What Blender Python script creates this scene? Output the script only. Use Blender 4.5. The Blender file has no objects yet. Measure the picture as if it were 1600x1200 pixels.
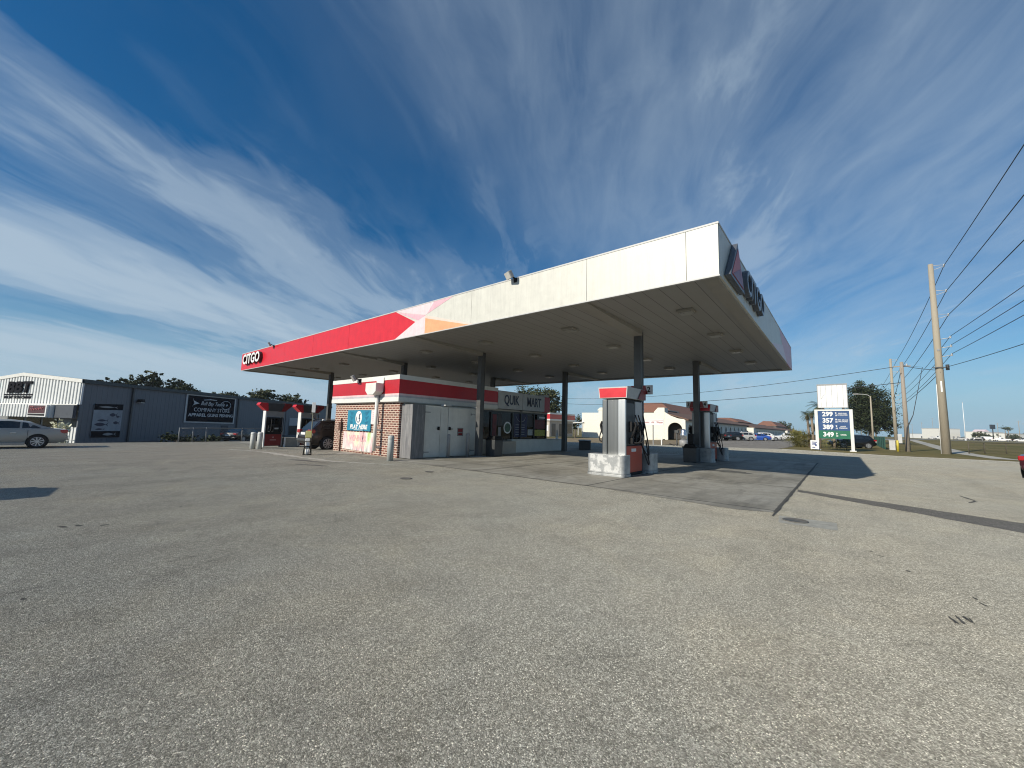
import bpy, bmesh, math, random
from mathutils import Vector, Matrix

S = bpy.context.scene
COL = S.collection
R_ = math.radians

# ------------------------------------------------------------------ camera
cam_d = bpy.data.cameras.new('camera')
cam = bpy.data.objects.new('camera', cam_d)
COL.objects.link(cam)
def _n(v):
    return v.normalized()
_v1 = Vector((747, 44, 617.4)); _v2 = Vector((515, -80, -617.4))
_X = _n(_v1); _Y = _v2 - _X * _v2.dot(_X); _Y = _n(_Y); _Z = _X.cross(_Y)
CAMROT = Matrix((_X, _Y, _Z))               # world = CAMROT @ camera vector
cam.matrix_world = Matrix.Translation((0, 0, 1.6)) @ CAMROT.to_4x4()
cam_d.sensor_width = 36.0
cam_d.lens = 617.4 / 1600 * 36
cam_d.clip_start = 0.05
cam_d.clip_end = 9000
S.camera = cam

# ------------------------------------------------------------------ light
SUN_EL = R_(27.9); SUN_AZ = R_(194.0)        # azimuth clockwise from +Y
sun_dir = Vector((math.sin(SUN_AZ) * math.cos(SUN_EL), math.cos(SUN_AZ) * math.cos(SUN_EL), math.sin(SUN_EL)))
sl = bpy.data.lights.new('sun', 'SUN')
sl.energy = 4.7; sl.angle = R_(0.53); sl.color = (1.0, 0.93, 0.80)
so = bpy.data.objects.new('sun', sl); COL.objects.link(so)
so.rotation_euler = sun_dir.to_track_quat('Z', 'Y').to_euler()
so.location = (0, -20, 30)

S.view_settings.view_transform = 'Standard'
S.view_settings.look = 'None'
S.view_settings.exposure = 0.0
S.view_settings.gamma = 1.0
S.cycles.max_bounces = 6
S.cycles.diffuse_bounces = 2
S.cycles.use_denoising = True
S.cycles.filter_width = 1.1

# ------------------------------------------------------------------ world
W = bpy.data.worlds.new('World'); S.world = W; W.use_nodes = True
nt = W.node_tree; nt.nodes.clear()
class NG:
    """tiny node helper"""
    def __init__(s, tree): s.t = tree
    def n(s, typ, **kw):
        nd = s.t.nodes.new(typ)
        for k, v in kw.items(): setattr(nd, k, v)
        return nd
    def l(s, a, b): s.t.links.new(a, b)
    def put(s, sock, v):
        if isinstance(v, bpy.types.NodeSocket): s.l(v, sock)
        elif v is not None: sock.default_value = v
    def math(s, op, a, b=None, c=None, clamp=False):
        nd = s.n('ShaderNodeMath', operation=op, use_clamp=clamp)
        for i, v in enumerate((a, b, c)): s.put(nd.inputs[i], v)
        return nd.outputs[0]
    def mix(s, f, a, b, blend='MIX'):
        nd = s.n('ShaderNodeMix', data_type='RGBA', blend_type=blend)
        def c4(v): return (*v, 1) if isinstance(v, (tuple, list)) and len(v) == 3 else v
        s.put(nd.inputs[0], f); s.put(nd.inputs[6], c4(a)); s.put(nd.inputs[7], c4(b))
        return nd.outputs[2]
    def ramp(s, f, stops, interp='LINEAR'):
        nd = s.n('ShaderNodeValToRGB'); cr = nd.color_ramp; cr.interpolation = interp
        while len(cr.elements) > 1: cr.elements.remove(cr.elements[-1])
        for i, (p, c) in enumerate(stops):
            e = cr.elements[0] if i == 0 else cr.elements.new(p)
            e.position = p
            e.color = (*c, 1) if isinstance(c, (tuple, list)) else (c, c, c, 1)
        s.put(nd.inputs[0], f)
        return nd.outputs[0]
    def noise(s, vec, scale, detail=4, rough=0.55, dist=0.0, dims='3D'):
        nd = s.n('ShaderNodeTexNoise', noise_dimensions=dims)
        if vec is not None: s.l(vec, nd.inputs['Vector'])
        nd.inputs['Scale'].default_value = scale; nd.inputs['Detail'].default_value = detail
        nd.inputs['Roughness'].default_value = rough; nd.inputs['Distortion'].default_value = dist
        return nd.outputs[0]
    def mapping(s, vec, loc=(0, 0, 0), rot=(0, 0, 0), scale=(1, 1, 1)):
        nd = s.n('ShaderNodeMapping'); s.l(vec, nd.inputs[0])
        nd.inputs[1].default_value = loc; nd.inputs[2].default_value = rot; nd.inputs[3].default_value = scale
        return nd.outputs[0]

SKY_STR = 0.075
g = NG(nt)
sky = g.n('ShaderNodeTexSky', sky_type='NISHITA')
sky.sun_disc = False; sky.sun_elevation = SUN_EL; sky.sun_rotation = SUN_AZ
sky.air_density = 1.0; sky.dust_density = 0.25; sky.ozone_density = 3.0
tc = g.n('ShaderNodeTexCoord')
sep = g.n('ShaderNodeSeparateXYZ'); g.l(tc.outputs['Generated'], sep.inputs[0])
dz = g.math('MAXIMUM', sep.outputs[2], 0.0)
den = g.math('ADD', dz, 0.12)
px = g.math('DIVIDE', sep.outputs[0], den); py = g.math('DIVIDE', sep.outputs[1], den)
comb = g.n('ShaderNodeCombineXYZ'); g.l(px, comb.inputs[0]); g.l(py, comb.inputs[1])
# streak direction (-0.507, 0.862): rotate so that u runs along it
ang = math.atan2(0.862, -0.507)
P = g.mapping(comb.outputs[0], rot=(0, 0, -ang))
warp = g.n('ShaderNodeTexNoise'); g.l(P, warp.inputs['Vector']); warp.inputs['Scale'].default_value = 0.7; warp.inputs['Detail'].default_value = 3
wv = g.n('ShaderNodeVectorMath', operation='MULTIPLY_ADD'); g.l(warp.outputs['Color'], wv.inputs[0])
wv.inputs[1].default_value = (0.9, 0.45, 0); g.l(P, wv.inputs[2])
PW = wv.outputs[0]
fib = g.noise(g.mapping(PW, loc=(3.1, 1.7, 0), scale=(0.28, 1.15, 1)), 0.95, 8, 0.55, 0.35)      # long fibres
puf = g.noise(g.mapping(PW, loc=(7.3, 4.2, 0), scale=(0.40, 0.70, 1)), 0.75, 6, 0.55, 0.4)      # broad sheets
fin = g.noise(g.mapping(PW, loc=(1.0, 9.0, 0), scale=(0.8, 2.6, 1)), 3.0, 6, 0.6, 0.5)
c1 = g.math('ADD', g.math('MULTIPLY', fib, 0.52), g.math('MULTIPLY', puf, 0.48))
c1 = g.math('ADD', c1, g.math('MULTIPLY', g.math('SUBTRACT', fin, 0.5), 0.20))
# cirrus bands: cover rises and falls across the streaks as in the sky of that day
sepP = g.n('ShaderNodeSeparateXYZ'); g.l(PW, sepP.inputs[0])
vv = g.math('ADD', g.math('SUBTRACT', sepP.outputs[1], 0.225), g.math('MULTIPLY', g.math('SUBTRACT', sepP.outputs[0], 0.45), 0.33))
BANDS = [(-1.5, -.02), (-.5, -.10), (-.3, -.05), (-.12, .04), (.1, -.06), (.35, -.07), (.6, -.07), (.95, -.10), (1.25, -.03), (1.5, .11), (1.8, .10), (2.05, -.03), (2.3, .03), (2.7, .14), (3.2, .07), (3.6, -.05), (3.9, .0), (4.4, .22), (5.0, .22)]
bias = g.ramp(g.math('DIVIDE', g.math('ADD', vv, 1.5), 6.5), [((v + 1.5) / 6.5, 0.5 + b) for v, b in BANDS], 'B_SPLINE')
c2 = g.math('ADD', c1, g.math('SUBTRACT', bias, 0.5))
cl = g.ramp(c2, [(0.42, 0.0), (0.50, 0.25), (0.585, 0.68), (0.70, 1.0)], 'EASE')
veil = g.ramp(puf, [(0.38, 0.03), (0.68, 0.26)])
vm = g.ramp(g.math('DIVIDE', g.math('ADD', vv, 1.5), 6.5), [(0.0, 0.30), (0.18, 0.72), (0.30, 0.50), (0.37, 0.0), (0.42, 0.3), (1.0, 0.6)], 'B_SPLINE')
veil2 = g.math('MULTIPLY', vm, g.ramp(c1, [(0.41, 0.06), (0.60, 0.95)]))
cov = g.math('MAXIMUM', cl, g.math('MAXIMUM', veil, veil2))
fade = g.n('ShaderNodeMapRange'); g.l(sep.outputs[2], fade.inputs[0])
fade.inputs[1].default_value = 0.0; fade.inputs[2].default_value = 0.10; fade.inputs[3].default_value = 0.35; fade.inputs[4].default_value = 1.0
cov = g.math('MULTIPLY', cov, fade.outputs[0])
cov = g.math('MULTIPLY', cov, 0.78)
hs = g.n('ShaderNodeHueSaturation'); g.l(sky.outputs[0], hs.inputs['Color'])
hs.inputs['Saturation'].default_value = 1.42; hs.inputs['Value'].default_value = 1.18; hs.inputs['Hue'].default_value = 0.50
cloudcol = (0.49 / SKY_STR, 0.60 / SKY_STR, 0.70 / SKY_STR)
hzf = g.n('ShaderNodeMapRange', interpolation_type='SMOOTHSTEP'); g.l(sep.outputs[2], hzf.inputs[0])
hzf.inputs[1].default_value = 0.0; hzf.inputs[2].default_value = 0.22; hzf.inputs[3].default_value = 0.85; hzf.inputs[4].default_value = 0.0
base = g.mix(hzf.outputs[0], hs.outputs[0], (0.25 / SKY_STR, 0.46 / SKY_STR, 0.66 / SKY_STR))
skyc = g.mix(cov, base, cloudcol)
bg = g.n('ShaderNodeBackground'); g.l(skyc, bg.inputs[0]); bg.inputs[1].default_value = SKY_STR
wo = g.n('ShaderNodeOutputWorld'); g.l(bg.outputs[0], wo.inputs[0])

# ------------------------------------------------------------------ materials
M = {}
def mat(name, col, rough=0.6, metal=0.0, var=0.12, vscale=3.0, bump=0.0, bscale=40.0, spec=0.5, streak=0.0, emit=None, coat=0.0):
    """principled material whose colour wanders a little (wear, dirt); streak adds vertical run marks"""
    if name in M: return M[name]
    m = bpy.data.materials.new(name); m.use_nodes = True; t = m.node_tree; t.nodes.clear(); k = NG(t)
    out = k.n('ShaderNodeOutputMaterial'); b = k.n('ShaderNodeBsdfPrincipled'); k.l(b.outputs[0], out.inputs[0])
    co = k.n('ShaderNodeTexCoord').outputs['Object']
    f = k.noise(co, vscale, 5, 0.6)
    lo = tuple(c * (1 - var) for c in col); hi = tuple(min(1, c * (1 + var)) for c in col)
    c = k.mix(k.ramp(f, [(0.3, 0.0), (0.7, 1.0)]), lo, hi)
    if streak:
        s = k.noise(k.mapping(co, scale=(6, 6, 0.35)), 1.6, 5, 0.7)
        c = k.mix(k.math('MULTIPLY', k.ramp(s, [(0.45, 0.0), (0.75, 1.0)]), streak), c, tuple(x * 0.55 for x in col))
    k.l(c, b.inputs['Base Color'])
    k.put(b.inputs['Roughness'], k.math('ADD', k.math('MULTIPLY', k.math('SUBTRACT', f, 0.5), 0.25), rough, clamp=True))
    b.inputs['Metallic'].default_value = metal
    b.inputs['Specular IOR Level'].default_value = spec
    if coat: b.inputs['Coat Weight'].default_value = coat; b.inputs['Coat Roughness'].default_value = 0.05
    if emit: b.inputs['Emission Color'].default_value = (*emit[0], 1); b.inputs['Emission Strength'].default_value = emit[1]
    if bump:
        bp = k.n('ShaderNodeBump'); bp.inputs['Strength'].default_value = bump; bp.inputs['Distance'].default_value = 0.02
        k.l(k.noise(co, bscale, 4, 0.6), bp.inputs['Height']); k.l(bp.outputs[0], b.inputs['Normal'])
    M[name] = m
    return m

def newmat(name):
    m = bpy.data.materials.new(name); m.use_nodes = True; t = m.node_tree; t.nodes.clear(); k = NG(t)
    out = k.n('ShaderNodeOutputMaterial'); b = k.n('ShaderNodeBsdfPrincipled'); k.l(b.outputs[0], out.inputs[0])
    co = k.n('ShaderNodeTexCoord').outputs['Object']
    M[name] = m
    return m, k, b, co

def asphalt(name, dark, mid, light, warm, stain=1.0):
    m, k, b, co = newmat(name)
    v = k.n('ShaderNodeTexVoronoi'); k.l(co, v.inputs['Vector']); v.inputs['Scale'].default_value = 150
    sc = k.n('ShaderNodeSeparateColor'); k.l(v.outputs['Color'], sc.inputs[0])
    stone = k.ramp(sc.outputs[0], [(0.0, dark), (0.35, tuple((a + c) / 2 for a, c in zip(dark, mid))), (0.7, mid), (0.93, light), (1.0, tuple(min(1, c * 1.75) for c in light))])
    v2 = k.n('ShaderNodeTexVoronoi'); k.l(co, v2.inputs['Vector']); v2.inputs['Scale'].default_value = 60
    sc2 = k.n('ShaderNodeSeparateColor'); k.l(v2.outputs['Color'], sc2.inputs[0])
    stone = k.mix(k.math('MULTIPLY', k.ramp(sc2.outputs[1], [(0.84, 0.0), (0.97, 1.0)]), 0.40), stone, light)
    stone = k.mix(k.math('MULTIPLY', k.ramp(sc2.outputs[2], [(0.85, 0.0), (0.97, 1.0)]), 0.45), stone, dark)
    n1 = k.noise(co, 0.22, 5, 0.6, 0.4); n2 = k.noise(co, 1.3, 6, 0.65, 0.3); n3 = k.noise(co, 7.0, 5, 0.7)
    big = k.ramp(n1, [(0.32, 0.0), (0.68, 1.0)])
    c = k.mix(k.math('MULTIPLY', big, 0.55), stone, k.mix(1.0, stone, warm, 'MULTIPLY'))
    f2 = k.math('MULTIPLY', k.ramp(n2, [(0.46, 0.0), (0.70, 1.0)]), 0.42 * stain)
    c = k.mix(f2, c, k.mix(1.0, c, (0.58, 0.58, 0.58), 'MULTIPLY'))
    f3 = k.math('MULTIPLY', k.ramp(n3, [(0.40, 0.0), (0.70, 1.0)]), 0.22)
    c = k.mix(f3, c, k.mix(1.0, c, (0.72, 0.72, 0.72), 'MULTIPLY'))
    tr = k.noise(k.mapping(co, rot=(0, 0, 0.6), scale=(0.9, 0.10, 1)), 0.9, 5, 0.6, 0.5)
    c = k.mix(k.math('MULTIPLY', k.ramp(tr, [(0.50, 0.0), (0.68, 1.0)]), 0.36 * stain), c, k.mix(1.0, c, (0.66, 0.655, 0.64), 'MULTIPLY'))
    n4 = k.noise(co, 0.55, 6, 0.62, 0.8)
    c = k.mix(k.math('MULTIPLY', k.ramp(n4, [(0.50, 0.0), (0.66, 1.0)]), 0.42 * stain), c, k.mix(1.0, c, (1.25, 1.21, 1.13), 'MULTIPLY'))
    vc = k.n('ShaderNodeTexVoronoi', feature='DISTANCE_TO_EDGE'); k.l(k.mapping(co, scale=(0.21, 0.16, 1)), vc.inputs['Vector']); vc.inputs['Scale'].default_value = 1.0
    ck = k.math('LESS_THAN', k.math('ADD', vc.outputs['Distance'], k.math('MULTIPLY', k.math('SUBTRACT', n3, 0.5), 0.012)), 0.0022)
    ck = k.math('MULTIPLY', ck, k.ramp(n2, [(0.50, 0.0), (0.56, 1.0)]))
    c = k.mix(k.math('MULTIPLY', ck, 0.22), c, (0.06, 0.058, 0.052))
    # dark drips and gouges, few and small
    v3 = k.n('ShaderNodeTexVoronoi'); k.l(k.mapping(co, scale=(1, 2.2, 1)), v3.inputs['Vector']); v3.inputs['Scale'].default_value = 1.1
    sc3 = k.n('ShaderNodeSeparateColor'); k.l(v3.outputs['Color'], sc3.inputs[0])
    rad = k.math('MULTIPLY', k.ramp(sc3.outputs[0], [(0.80, 0.0), (1.0, 1.0)]), 0.055)
    d3 = k.math('ADD', v3.outputs['Distance'], k.math('MULTIPLY', k.math('SUBTRACT', n3, 0.5), 0.10))
    spot = k.math('LESS_THAN', d3, rad)
    c = k.mix(k.math('MULTIPLY', spot, 0.75), c, (0.045, 0.043, 0.04))
    k.l(c, b.inputs['Base Color']); b.inputs['Roughness'].default_value = 0.9; b.inputs['Specular IOR Level'].default_value = 0.25; b.inputs['Diffuse Roughness'].default_value = 0.6
    bp = k.n('ShaderNodeBump'); bp.inputs['Strength'].default_value = 0.55; bp.inputs['Distance'].default_value = 0.008
    k.l(k.math('ADD', k.math('MULTIPLY', v.outputs['Distance'], -0.8), sc.outputs[0]), bp.inputs['Height']); k.l(bp.outputs[0], b.inputs['Normal'])
    return m

asphalt('worn_asphalt', (0.15, 0.145, 0.12), (0.37, 0.358, 0.302), (0.57, 0.555, 0.478), (1.0, 0.925, 0.845))
asphalt('dark_asphalt', (0.05, 0.05, 0.048), (0.12, 0.118, 0.11), (0.22, 0.21, 0.20), (0.95, 0.92, 0.88))
asphalt('plaza_asphalt', (0.09, 0.085, 0.08), (0.17, 0.16, 0.145), (0.26, 0.25, 0.23), (0.95, 0.92, 0.88))

def concrete():
    m, k, b, co = newmat('slab_concrete')
    n1 = k.noise(co, 0.45, 6, 0.65, 0.6); n2 = k.noise(co, 3.2, 6, 0.7, 0.3); n3 = k.noise(co, 60, 3, 0.7)
    c = k.ramp(n1, [(0.30, (0.24, 0.222, 0.178)), (0.48, (0.35, 0.332, 0.278)), (0.68, (0.47, 0.45, 0.39))])
    c = k.mix(k.math('MULTIPLY', k.ramp(n2, [(0.45, 0.0), (0.72, 1.0)]), 0.45), c, (0.15, 0.14, 0.115))
    c = k.mix(k.math('MULTIPLY', n3, 0.25), c, (0.14, 0.13, 0.12))
    # oil and rubber along the traffic lanes (lanes run in y)
    s = k.noise(k.mapping(co, loc=(4, 2, 0), scale=(0.9, 0.16, 1)), 1.3, 6, 0.65, 0.5)
    c = k.mix(k.math('MULTIPLY', k.ramp(s, [(0.50, 0.0), (0.70, 1.0)]), 0.60), c, (0.07, 0.067, 0.06))
    s2 = k.noise(k.mapping(co, loc=(1, 8, 0), scale=(0.12, 1.1, 1)), 1.5, 5, 0.6, 0.4)
    c = k.mix(k.math('MULTIPLY', k.ramp(s2, [(0.55, 0.0), (0.75, 1.0)]), 0.35), c, (0.10, 0.094, 0.08))
    # saw-cut joints
    sp = k.n('ShaderNodeSeparateXYZ'); k.l(co, sp.inputs[0])
    wob = k.math('MULTIPLY', k.math('SUBTRACT', n2, 0.5), 0.05)
    def joint(v, off, step):
        w = k.math('PINGPONG', k.math('ADD', k.math('ADD', v, off), wob), step / 2)
        return k.math('LESS_THAN', w, 0.03)
    j = k.math('MAXIMUM', joint(sp.outputs[0], 5.52, 4.4), joint(sp.outputs[1], -14.6, 4.6))
    c = k.mix(k.math('MULTIPLY', j, 0.8), c, (0.045, 0.042, 0.038))
    k.l(c, b.inputs['Base Color']); b.inputs['Roughness'].default_value = 0.8; b.inputs['Specular IOR Level'].default_value = 0.35
    bp = k.n('ShaderNodeBump'); bp.inputs['Strength'].default_value = 0.25; bp.inputs['Distance'].default_value = 0.006
    k.l(n3, bp.inputs['Height']); k.l(bp.outputs[0], b.inputs['Normal'])
concrete()

def brick(name, ca, cb, cm, axis):
    m, k, b, co = newmat(name)
    sp = k.n('ShaderNodeSeparateXYZ'); k.l(co, sp.inputs[0])
    cx = k.n('ShaderNodeCombineXYZ'); k.l(k.math('ADD', sp.outputs[0], sp.outputs[1]), cx.inputs[0]); k.l(sp.outputs[2], cx.inputs[1])
    bt = k.n('ShaderNodeTexBrick'); k.l(cx.outputs[0], bt.inputs['Vector'])
    bt.inputs['Color1'].default_value = (*ca, 1); bt.inputs['Color2'].default_value = (*cb, 1); bt.inputs['Mortar'].default_value = (*cm, 1)
    bt.inputs['Scale'].default_value = 1.0; bt.inputs['Mortar Size'].default_value = 0.022; bt.inputs['Brick Width'].default_value = 0.29
    bt.inputs['Row Height'].default_value = 0.105; bt.inputs['Bias'].default_value = -0.1
    n1 = k.noise(co, 1.2, 5, 0.65); n2 = k.noise(co, 22, 4, 0.7)
    c = k.mix(k.math('MULTIPLY', n2, 0.4), bt.outputs[0], (0.12, 0.06, 0.045))
    c = k.mix(k.math('MULTIPLY', k.ramp(n1, [(0.5, 0.0), (0.75, 1.0)]), 0.25), c, (0.42, 0.33, 0.26))
    k.l(c, b.inputs['Base Color']); b.inputs['Roughness'].default_value = 0.85
    bp = k.n('ShaderNodeBump'); bp.inputs['Strength'].default_value = 0.6; bp.inputs['Distance'].default_value = 0.012; bp.invert = True
    k.l(bt.outputs['Fac'], bp.inputs['Height']); k.l(bp.outputs[0], b.inputs['Normal'])
brick('red_brick', (0.22, 0.052, 0.032), (0.065, 0.026, 0.022), (0.70, 0.56, 0.45), 0)

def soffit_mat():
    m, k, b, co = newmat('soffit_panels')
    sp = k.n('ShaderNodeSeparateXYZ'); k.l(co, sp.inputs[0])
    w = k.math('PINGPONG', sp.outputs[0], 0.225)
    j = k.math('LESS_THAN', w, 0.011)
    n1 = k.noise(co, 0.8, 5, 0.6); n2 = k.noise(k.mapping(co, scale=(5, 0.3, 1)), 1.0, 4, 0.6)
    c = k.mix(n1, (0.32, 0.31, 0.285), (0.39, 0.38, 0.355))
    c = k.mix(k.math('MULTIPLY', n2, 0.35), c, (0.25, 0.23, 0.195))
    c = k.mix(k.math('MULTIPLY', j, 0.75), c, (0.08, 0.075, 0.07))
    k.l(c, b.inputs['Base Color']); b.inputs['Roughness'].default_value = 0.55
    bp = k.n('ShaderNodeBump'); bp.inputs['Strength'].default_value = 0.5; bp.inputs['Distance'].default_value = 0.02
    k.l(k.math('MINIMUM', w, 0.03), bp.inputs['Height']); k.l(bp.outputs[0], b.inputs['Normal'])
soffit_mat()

def grass_mat():
    m, k, b, co = newmat('mown_grass')
    n1 = k.noise(co, 0.06, 6, 0.6, 0.4); n2 = k.noise(co, 0.7, 6, 0.7); n3 = k.noise(co, 9, 5, 0.75)
    c = k.ramp(n1, [(0.30, (0.13, 0.135, 0.045)), (0.50, (0.25, 0.20, 0.085)), (0.70, (0.36, 0.28, 0.14))])
    c = k.mix(k.math('MULTIPLY', k.ramp(n2, [(0.4, 0.0), (0.7, 1.0)]), 0.5), c, (0.13, 0.13, 0.045))
    c = k.mix(k.math('MULTIPLY', n3, 0.55), c, (0.06, 0.055, 0.02))
    k.l(c, b.inputs['Base Color']); b.inputs['Roughness'].default_value = 0.95; b.inputs['Specular IOR Level'].default_value = 0.1
    bp = k.n('ShaderNodeBump'); bp.inputs['Strength'].default_value = 0.8; bp.inputs['Distance'].default_value = 0.06
    k.l(n3, bp.inputs['Height']); k.l(bp.outputs[0], b.inputs['Normal'])
grass_mat()

def leaf_mat(name, a, bcol, c3):
    m, k, b, co = newmat(name)
    geo = k.n('ShaderNodeNewGeometry')
    r = geo.outputs['Random Per Island']
    n = k.noise(co, 0.9, 3, 0.6)
    c = k.ramp(k.math('ADD', k.math('MULTIPLY', r, 0.65), k.math('MULTIPLY', n, 0.35)), [(0.15, a), (0.5, bcol), (0.85, c3)])
    k.l(c, b.inputs['Base Color']); b.inputs['Roughness'].default_value = 0.7; b.inputs['Specular IOR Level'].default_value = 0.25
leaf_mat('oak_leaf', (0.016, 0.024, 0.010), (0.028, 0.040, 0.016), (0.055, 0.068, 0.028))
leaf_mat('dark_leaf', (0.028, 0.036, 0.016), (0.05, 0.062, 0.026), (0.10, 0.10, 0.045))
leaf_mat('palm_leaf', (0.07, 0.078, 0.02), (0.15, 0.15, 0.045), (0.30, 0.25, 0.09))
leaf_mat('palm_dark_leaf', (0.03, 0.042, 0.018), (0.05, 0.07, 0.03), (0.11, 0.115, 0.05))

def roof_tiles(name, a, c2):
    m, k, b, co = newmat(name)
    sp = k.n('ShaderNodeSeparateXYZ'); k.l(co, sp.inputs[0])
    row = k.math('PINGPONG', sp.outputs[2], 0.09)
    cols = k.math('PINGPONG', k.math('ADD', sp.outputs[0], sp.outputs[1]), 0.14)
    n = k.noise(co, 2.0, 5, 0.7)
    c = k.mix(n, a, c2)
    c = k.mix(k.math('MULTIPLY', k.math('LESS_THAN', row, 0.018), 0.5), c, (0.05, 0.03, 0.022))
    k.l(c, b.inputs['Base Color']); b.inputs['Roughness'].default_value = 0.85
    bp = k.n('ShaderNodeBump'); bp.inputs['Strength'].default_value = 0.8; bp.inputs['Distance'].default_value = 0.06
    k.l(k.math('ADD', cols, row), bp.inputs['Height']); k.l(bp.outputs[0], b.inputs['Normal'])
roof_tiles('terracotta_tile', (0.30, 0.135, 0.085), (0.20, 0.10, 0.07))
roof_tiles('brown_tile', (0.22, 0.12, 0.08), (0.14, 0.085, 0.06))

def galvanised():
    m, k, b, co = newmat('galvanised_steel')
    v = k.n('ShaderNodeTexVoronoi'); k.l(co, v.inputs['Vector']); v.inputs['Scale'].default_value = 16
    n = k.noise(co, 2.6, 5, 0.65); n2 = k.noise(k.mapping(co, scale=(5, 5, 0.4)), 1.5, 5, 0.7)
    c = k.mix(k.ramp(n, [(0.35, 0.0), (0.65, 1.0)]), (0.25, 0.26, 0.26), (0.50, 0.51, 0.50))
    c = k.mix(k.math('MULTIPLY', k.ramp(n2, [(0.45, 0.0), (0.7, 1.0)]), 0.5), c, (0.60, 0.60, 0.58))
    k.l(c, b.inputs['Base Color']); b.inputs['Metallic'].default_value = 0.45; b.inputs['Roughness'].default_value = 0.5
galvanised()
def flaking():
    m, k, b, co = newmat('flaking_white_paint')
    n = k.noise(co, 3.4, 7, 0.7, 0.5)
    f = k.ramp(n, [(0.47, 0.0), (0.56, 1.0)])
    c = k.mix(f, (0.33, 0.34, 0.34), (0.64, 0.64, 0.62))
    c = k.mix(k.math('MULTIPLY', k.noise(co, 9, 4, 0.7), 0.25), c, (0.3, 0.29, 0.27))
    k.l(c, b.inputs['Base Color']); b.inputs['Roughness'].default_value = 0.55
flaking()
def brushed():
    m, k, b, co = newmat('brushed_stainless')
    n = k.noise(k.mapping(co, scale=(60, 60, 0.6)), 1.0, 4, 0.6); n2 = k.noise(k.mapping(co, scale=(3.0, 3.0, 0.25)), 1.0, 3, 0.5)
    c = k.mix(n2, (0.13, 0.133, 0.13), (0.36, 0.365, 0.36))  # upright light and dark bands paint reflections into the steel colour
    k.l(c, b.inputs['Base Color']); b.inputs['Metallic'].default_value = 0.92
    k.put(b.inputs['Roughness'], k.math('ADD', k.math('MULTIPLY', n, 0.15), 0.26))
brushed()
M['stainless_painted_sheen'] = M['brushed_stainless'].copy(); M['stainless_painted_sheen'].name = 'stainless_painted_sheen'  # lighter copy of the steel, painting a bright reflection on one corner post
for _nd in M['stainless_painted_sheen'].node_tree.nodes:
    if _nd.type == 'MIX':
        _nd.inputs[6].default_value = (0.48, 0.485, 0.48, 1); _nd.inputs[7].default_value = (0.72, 0.725, 0.72, 1)
def weathered_plate():
    m, k, b, co = newmat('weathered_plate')
    n = k.noise(k.mapping(co, scale=(7, 7, 0.8)), 1.3, 7, 0.7, 0.4); n2 = k.noise(co, 14, 4, 0.7)
    c = k.ramp(n, [(0.30, (0.13, 0.13, 0.14)), (0.5, (0.24, 0.235, 0.235)), (0.62, (0.34, 0.33, 0.32)), (0.74, (0.55, 0.55, 0.54))])
    c = k.mix(k.math('MULTIPLY', n2, 0.35), c, (0.15, 0.14, 0.14))
    k.l(c, b.inputs['Base Color']); b.inputs['Roughness'].default_value = 0.6; b.inputs['Metallic'].default_value = 0.2
weathered_plate()
def ribbed(name, ca, cb, step):
    m, k, b, co = newmat(name)
    n = k.noise(co, 0.7, 5, 0.6); n2 = k.noise(k.mapping(co, scale=(4, 4, 0.3)), 1.0, 5, 0.65)
    c = k.mix(n, ca, cb)
    c = k.mix(k.math('MULTIPLY', k.ramp(n2, [(0.5, 0.0), (0.8, 1.0)]), 0.3), c, tuple(x * 0.6 for x in ca))
    k.l(c, b.inputs['Base Color']); b.inputs['Roughness'].default_value = 0.5
ribbed('white_siding', (0.70, 0.71, 0.69), (0.80, 0.81, 0.79), 0.3)
ribbed('slate_siding', (0.115, 0.13, 0.15), (0.145, 0.162, 0.185), 0.3)
def bark(name, a, c2):
    m, k, b, co = newmat(name)
    n = k.noise(k.mapping(co, scale=(6, 6, 1)), 2.0, 6, 0.7, 0.5)
    k.l(k.mix(n, a, c2), b.inputs['Base Color']); b.inputs['Roughness'].default_value = 0.95
    bp = k.n('ShaderNodeBump'); bp.inputs['Strength'].default_value = 0.7; bp.inputs['Distance'].default_value = 0.04
    k.l(n, bp.inputs['Height']); k.l(bp.outputs[0], b.inputs['Normal'])
bark('grey_bark', (0.09, 0.075, 0.06), (0.22, 0.19, 0.16))
bark('palm_bark', (0.16, 0.12, 0.085), (0.36, 0.29, 0.22))
bark('pole_concrete', (0.33, 0.285, 0.21), (0.44, 0.39, 0.31))
bark('pole_wood', (0.26, 0.22, 0.18), (0.42, 0.37, 0.31))

SOFT = mat('soffit_trim', (0.33, 0.31, 0.27), 0.5, var=0.08)
LENSG = mat('soffit_lens', (0.36, 0.35, 0.31), 0.3)
WHITE = mat('white_paint', (0.74, 0.73, 0.68), 0.5, var=0.05, streak=0.12)
FASW = mat('fascia_white', (0.63, 0.62, 0.555), 0.45, var=0.07, streak=0.30)
RED = mat('fascia_red', (0.64, 0.015, 0.030), 0.40, var=0.10, streak=0.16)
KRED = mat('store_red', (0.50, 0.015, 0.026), 0.42, var=0.08, streak=0.10)
PINK = mat('faded_pink', (0.74, 0.44, 0.50), 0.5, var=0.10, vscale=5, streak=0.25)
PALEPINK = mat('pale_pink', (0.78, 0.63, 0.65), 0.5, var=0.08, vscale=5, streak=0.25)
ORANGE = mat('faded_orange', (0.78, 0.38, 0.19), 0.5, var=0.10, vscale=4, streak=0.15)
PALEOR = mat('pale_orange', (0.78, 0.60, 0.52), 0.5, var=0.08, vscale=4, streak=0.2)
GREYBAND = mat('grey_band', (0.50, 0.47, 0.49), 0.5)
PINKBAND = mat('pink_band', (0.76, 0.56, 0.56), 0.5)
BLACK = mat('black_plastic', (0.012, 0.012, 0.013), 0.6, var=0.3, spec=0.25)
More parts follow.
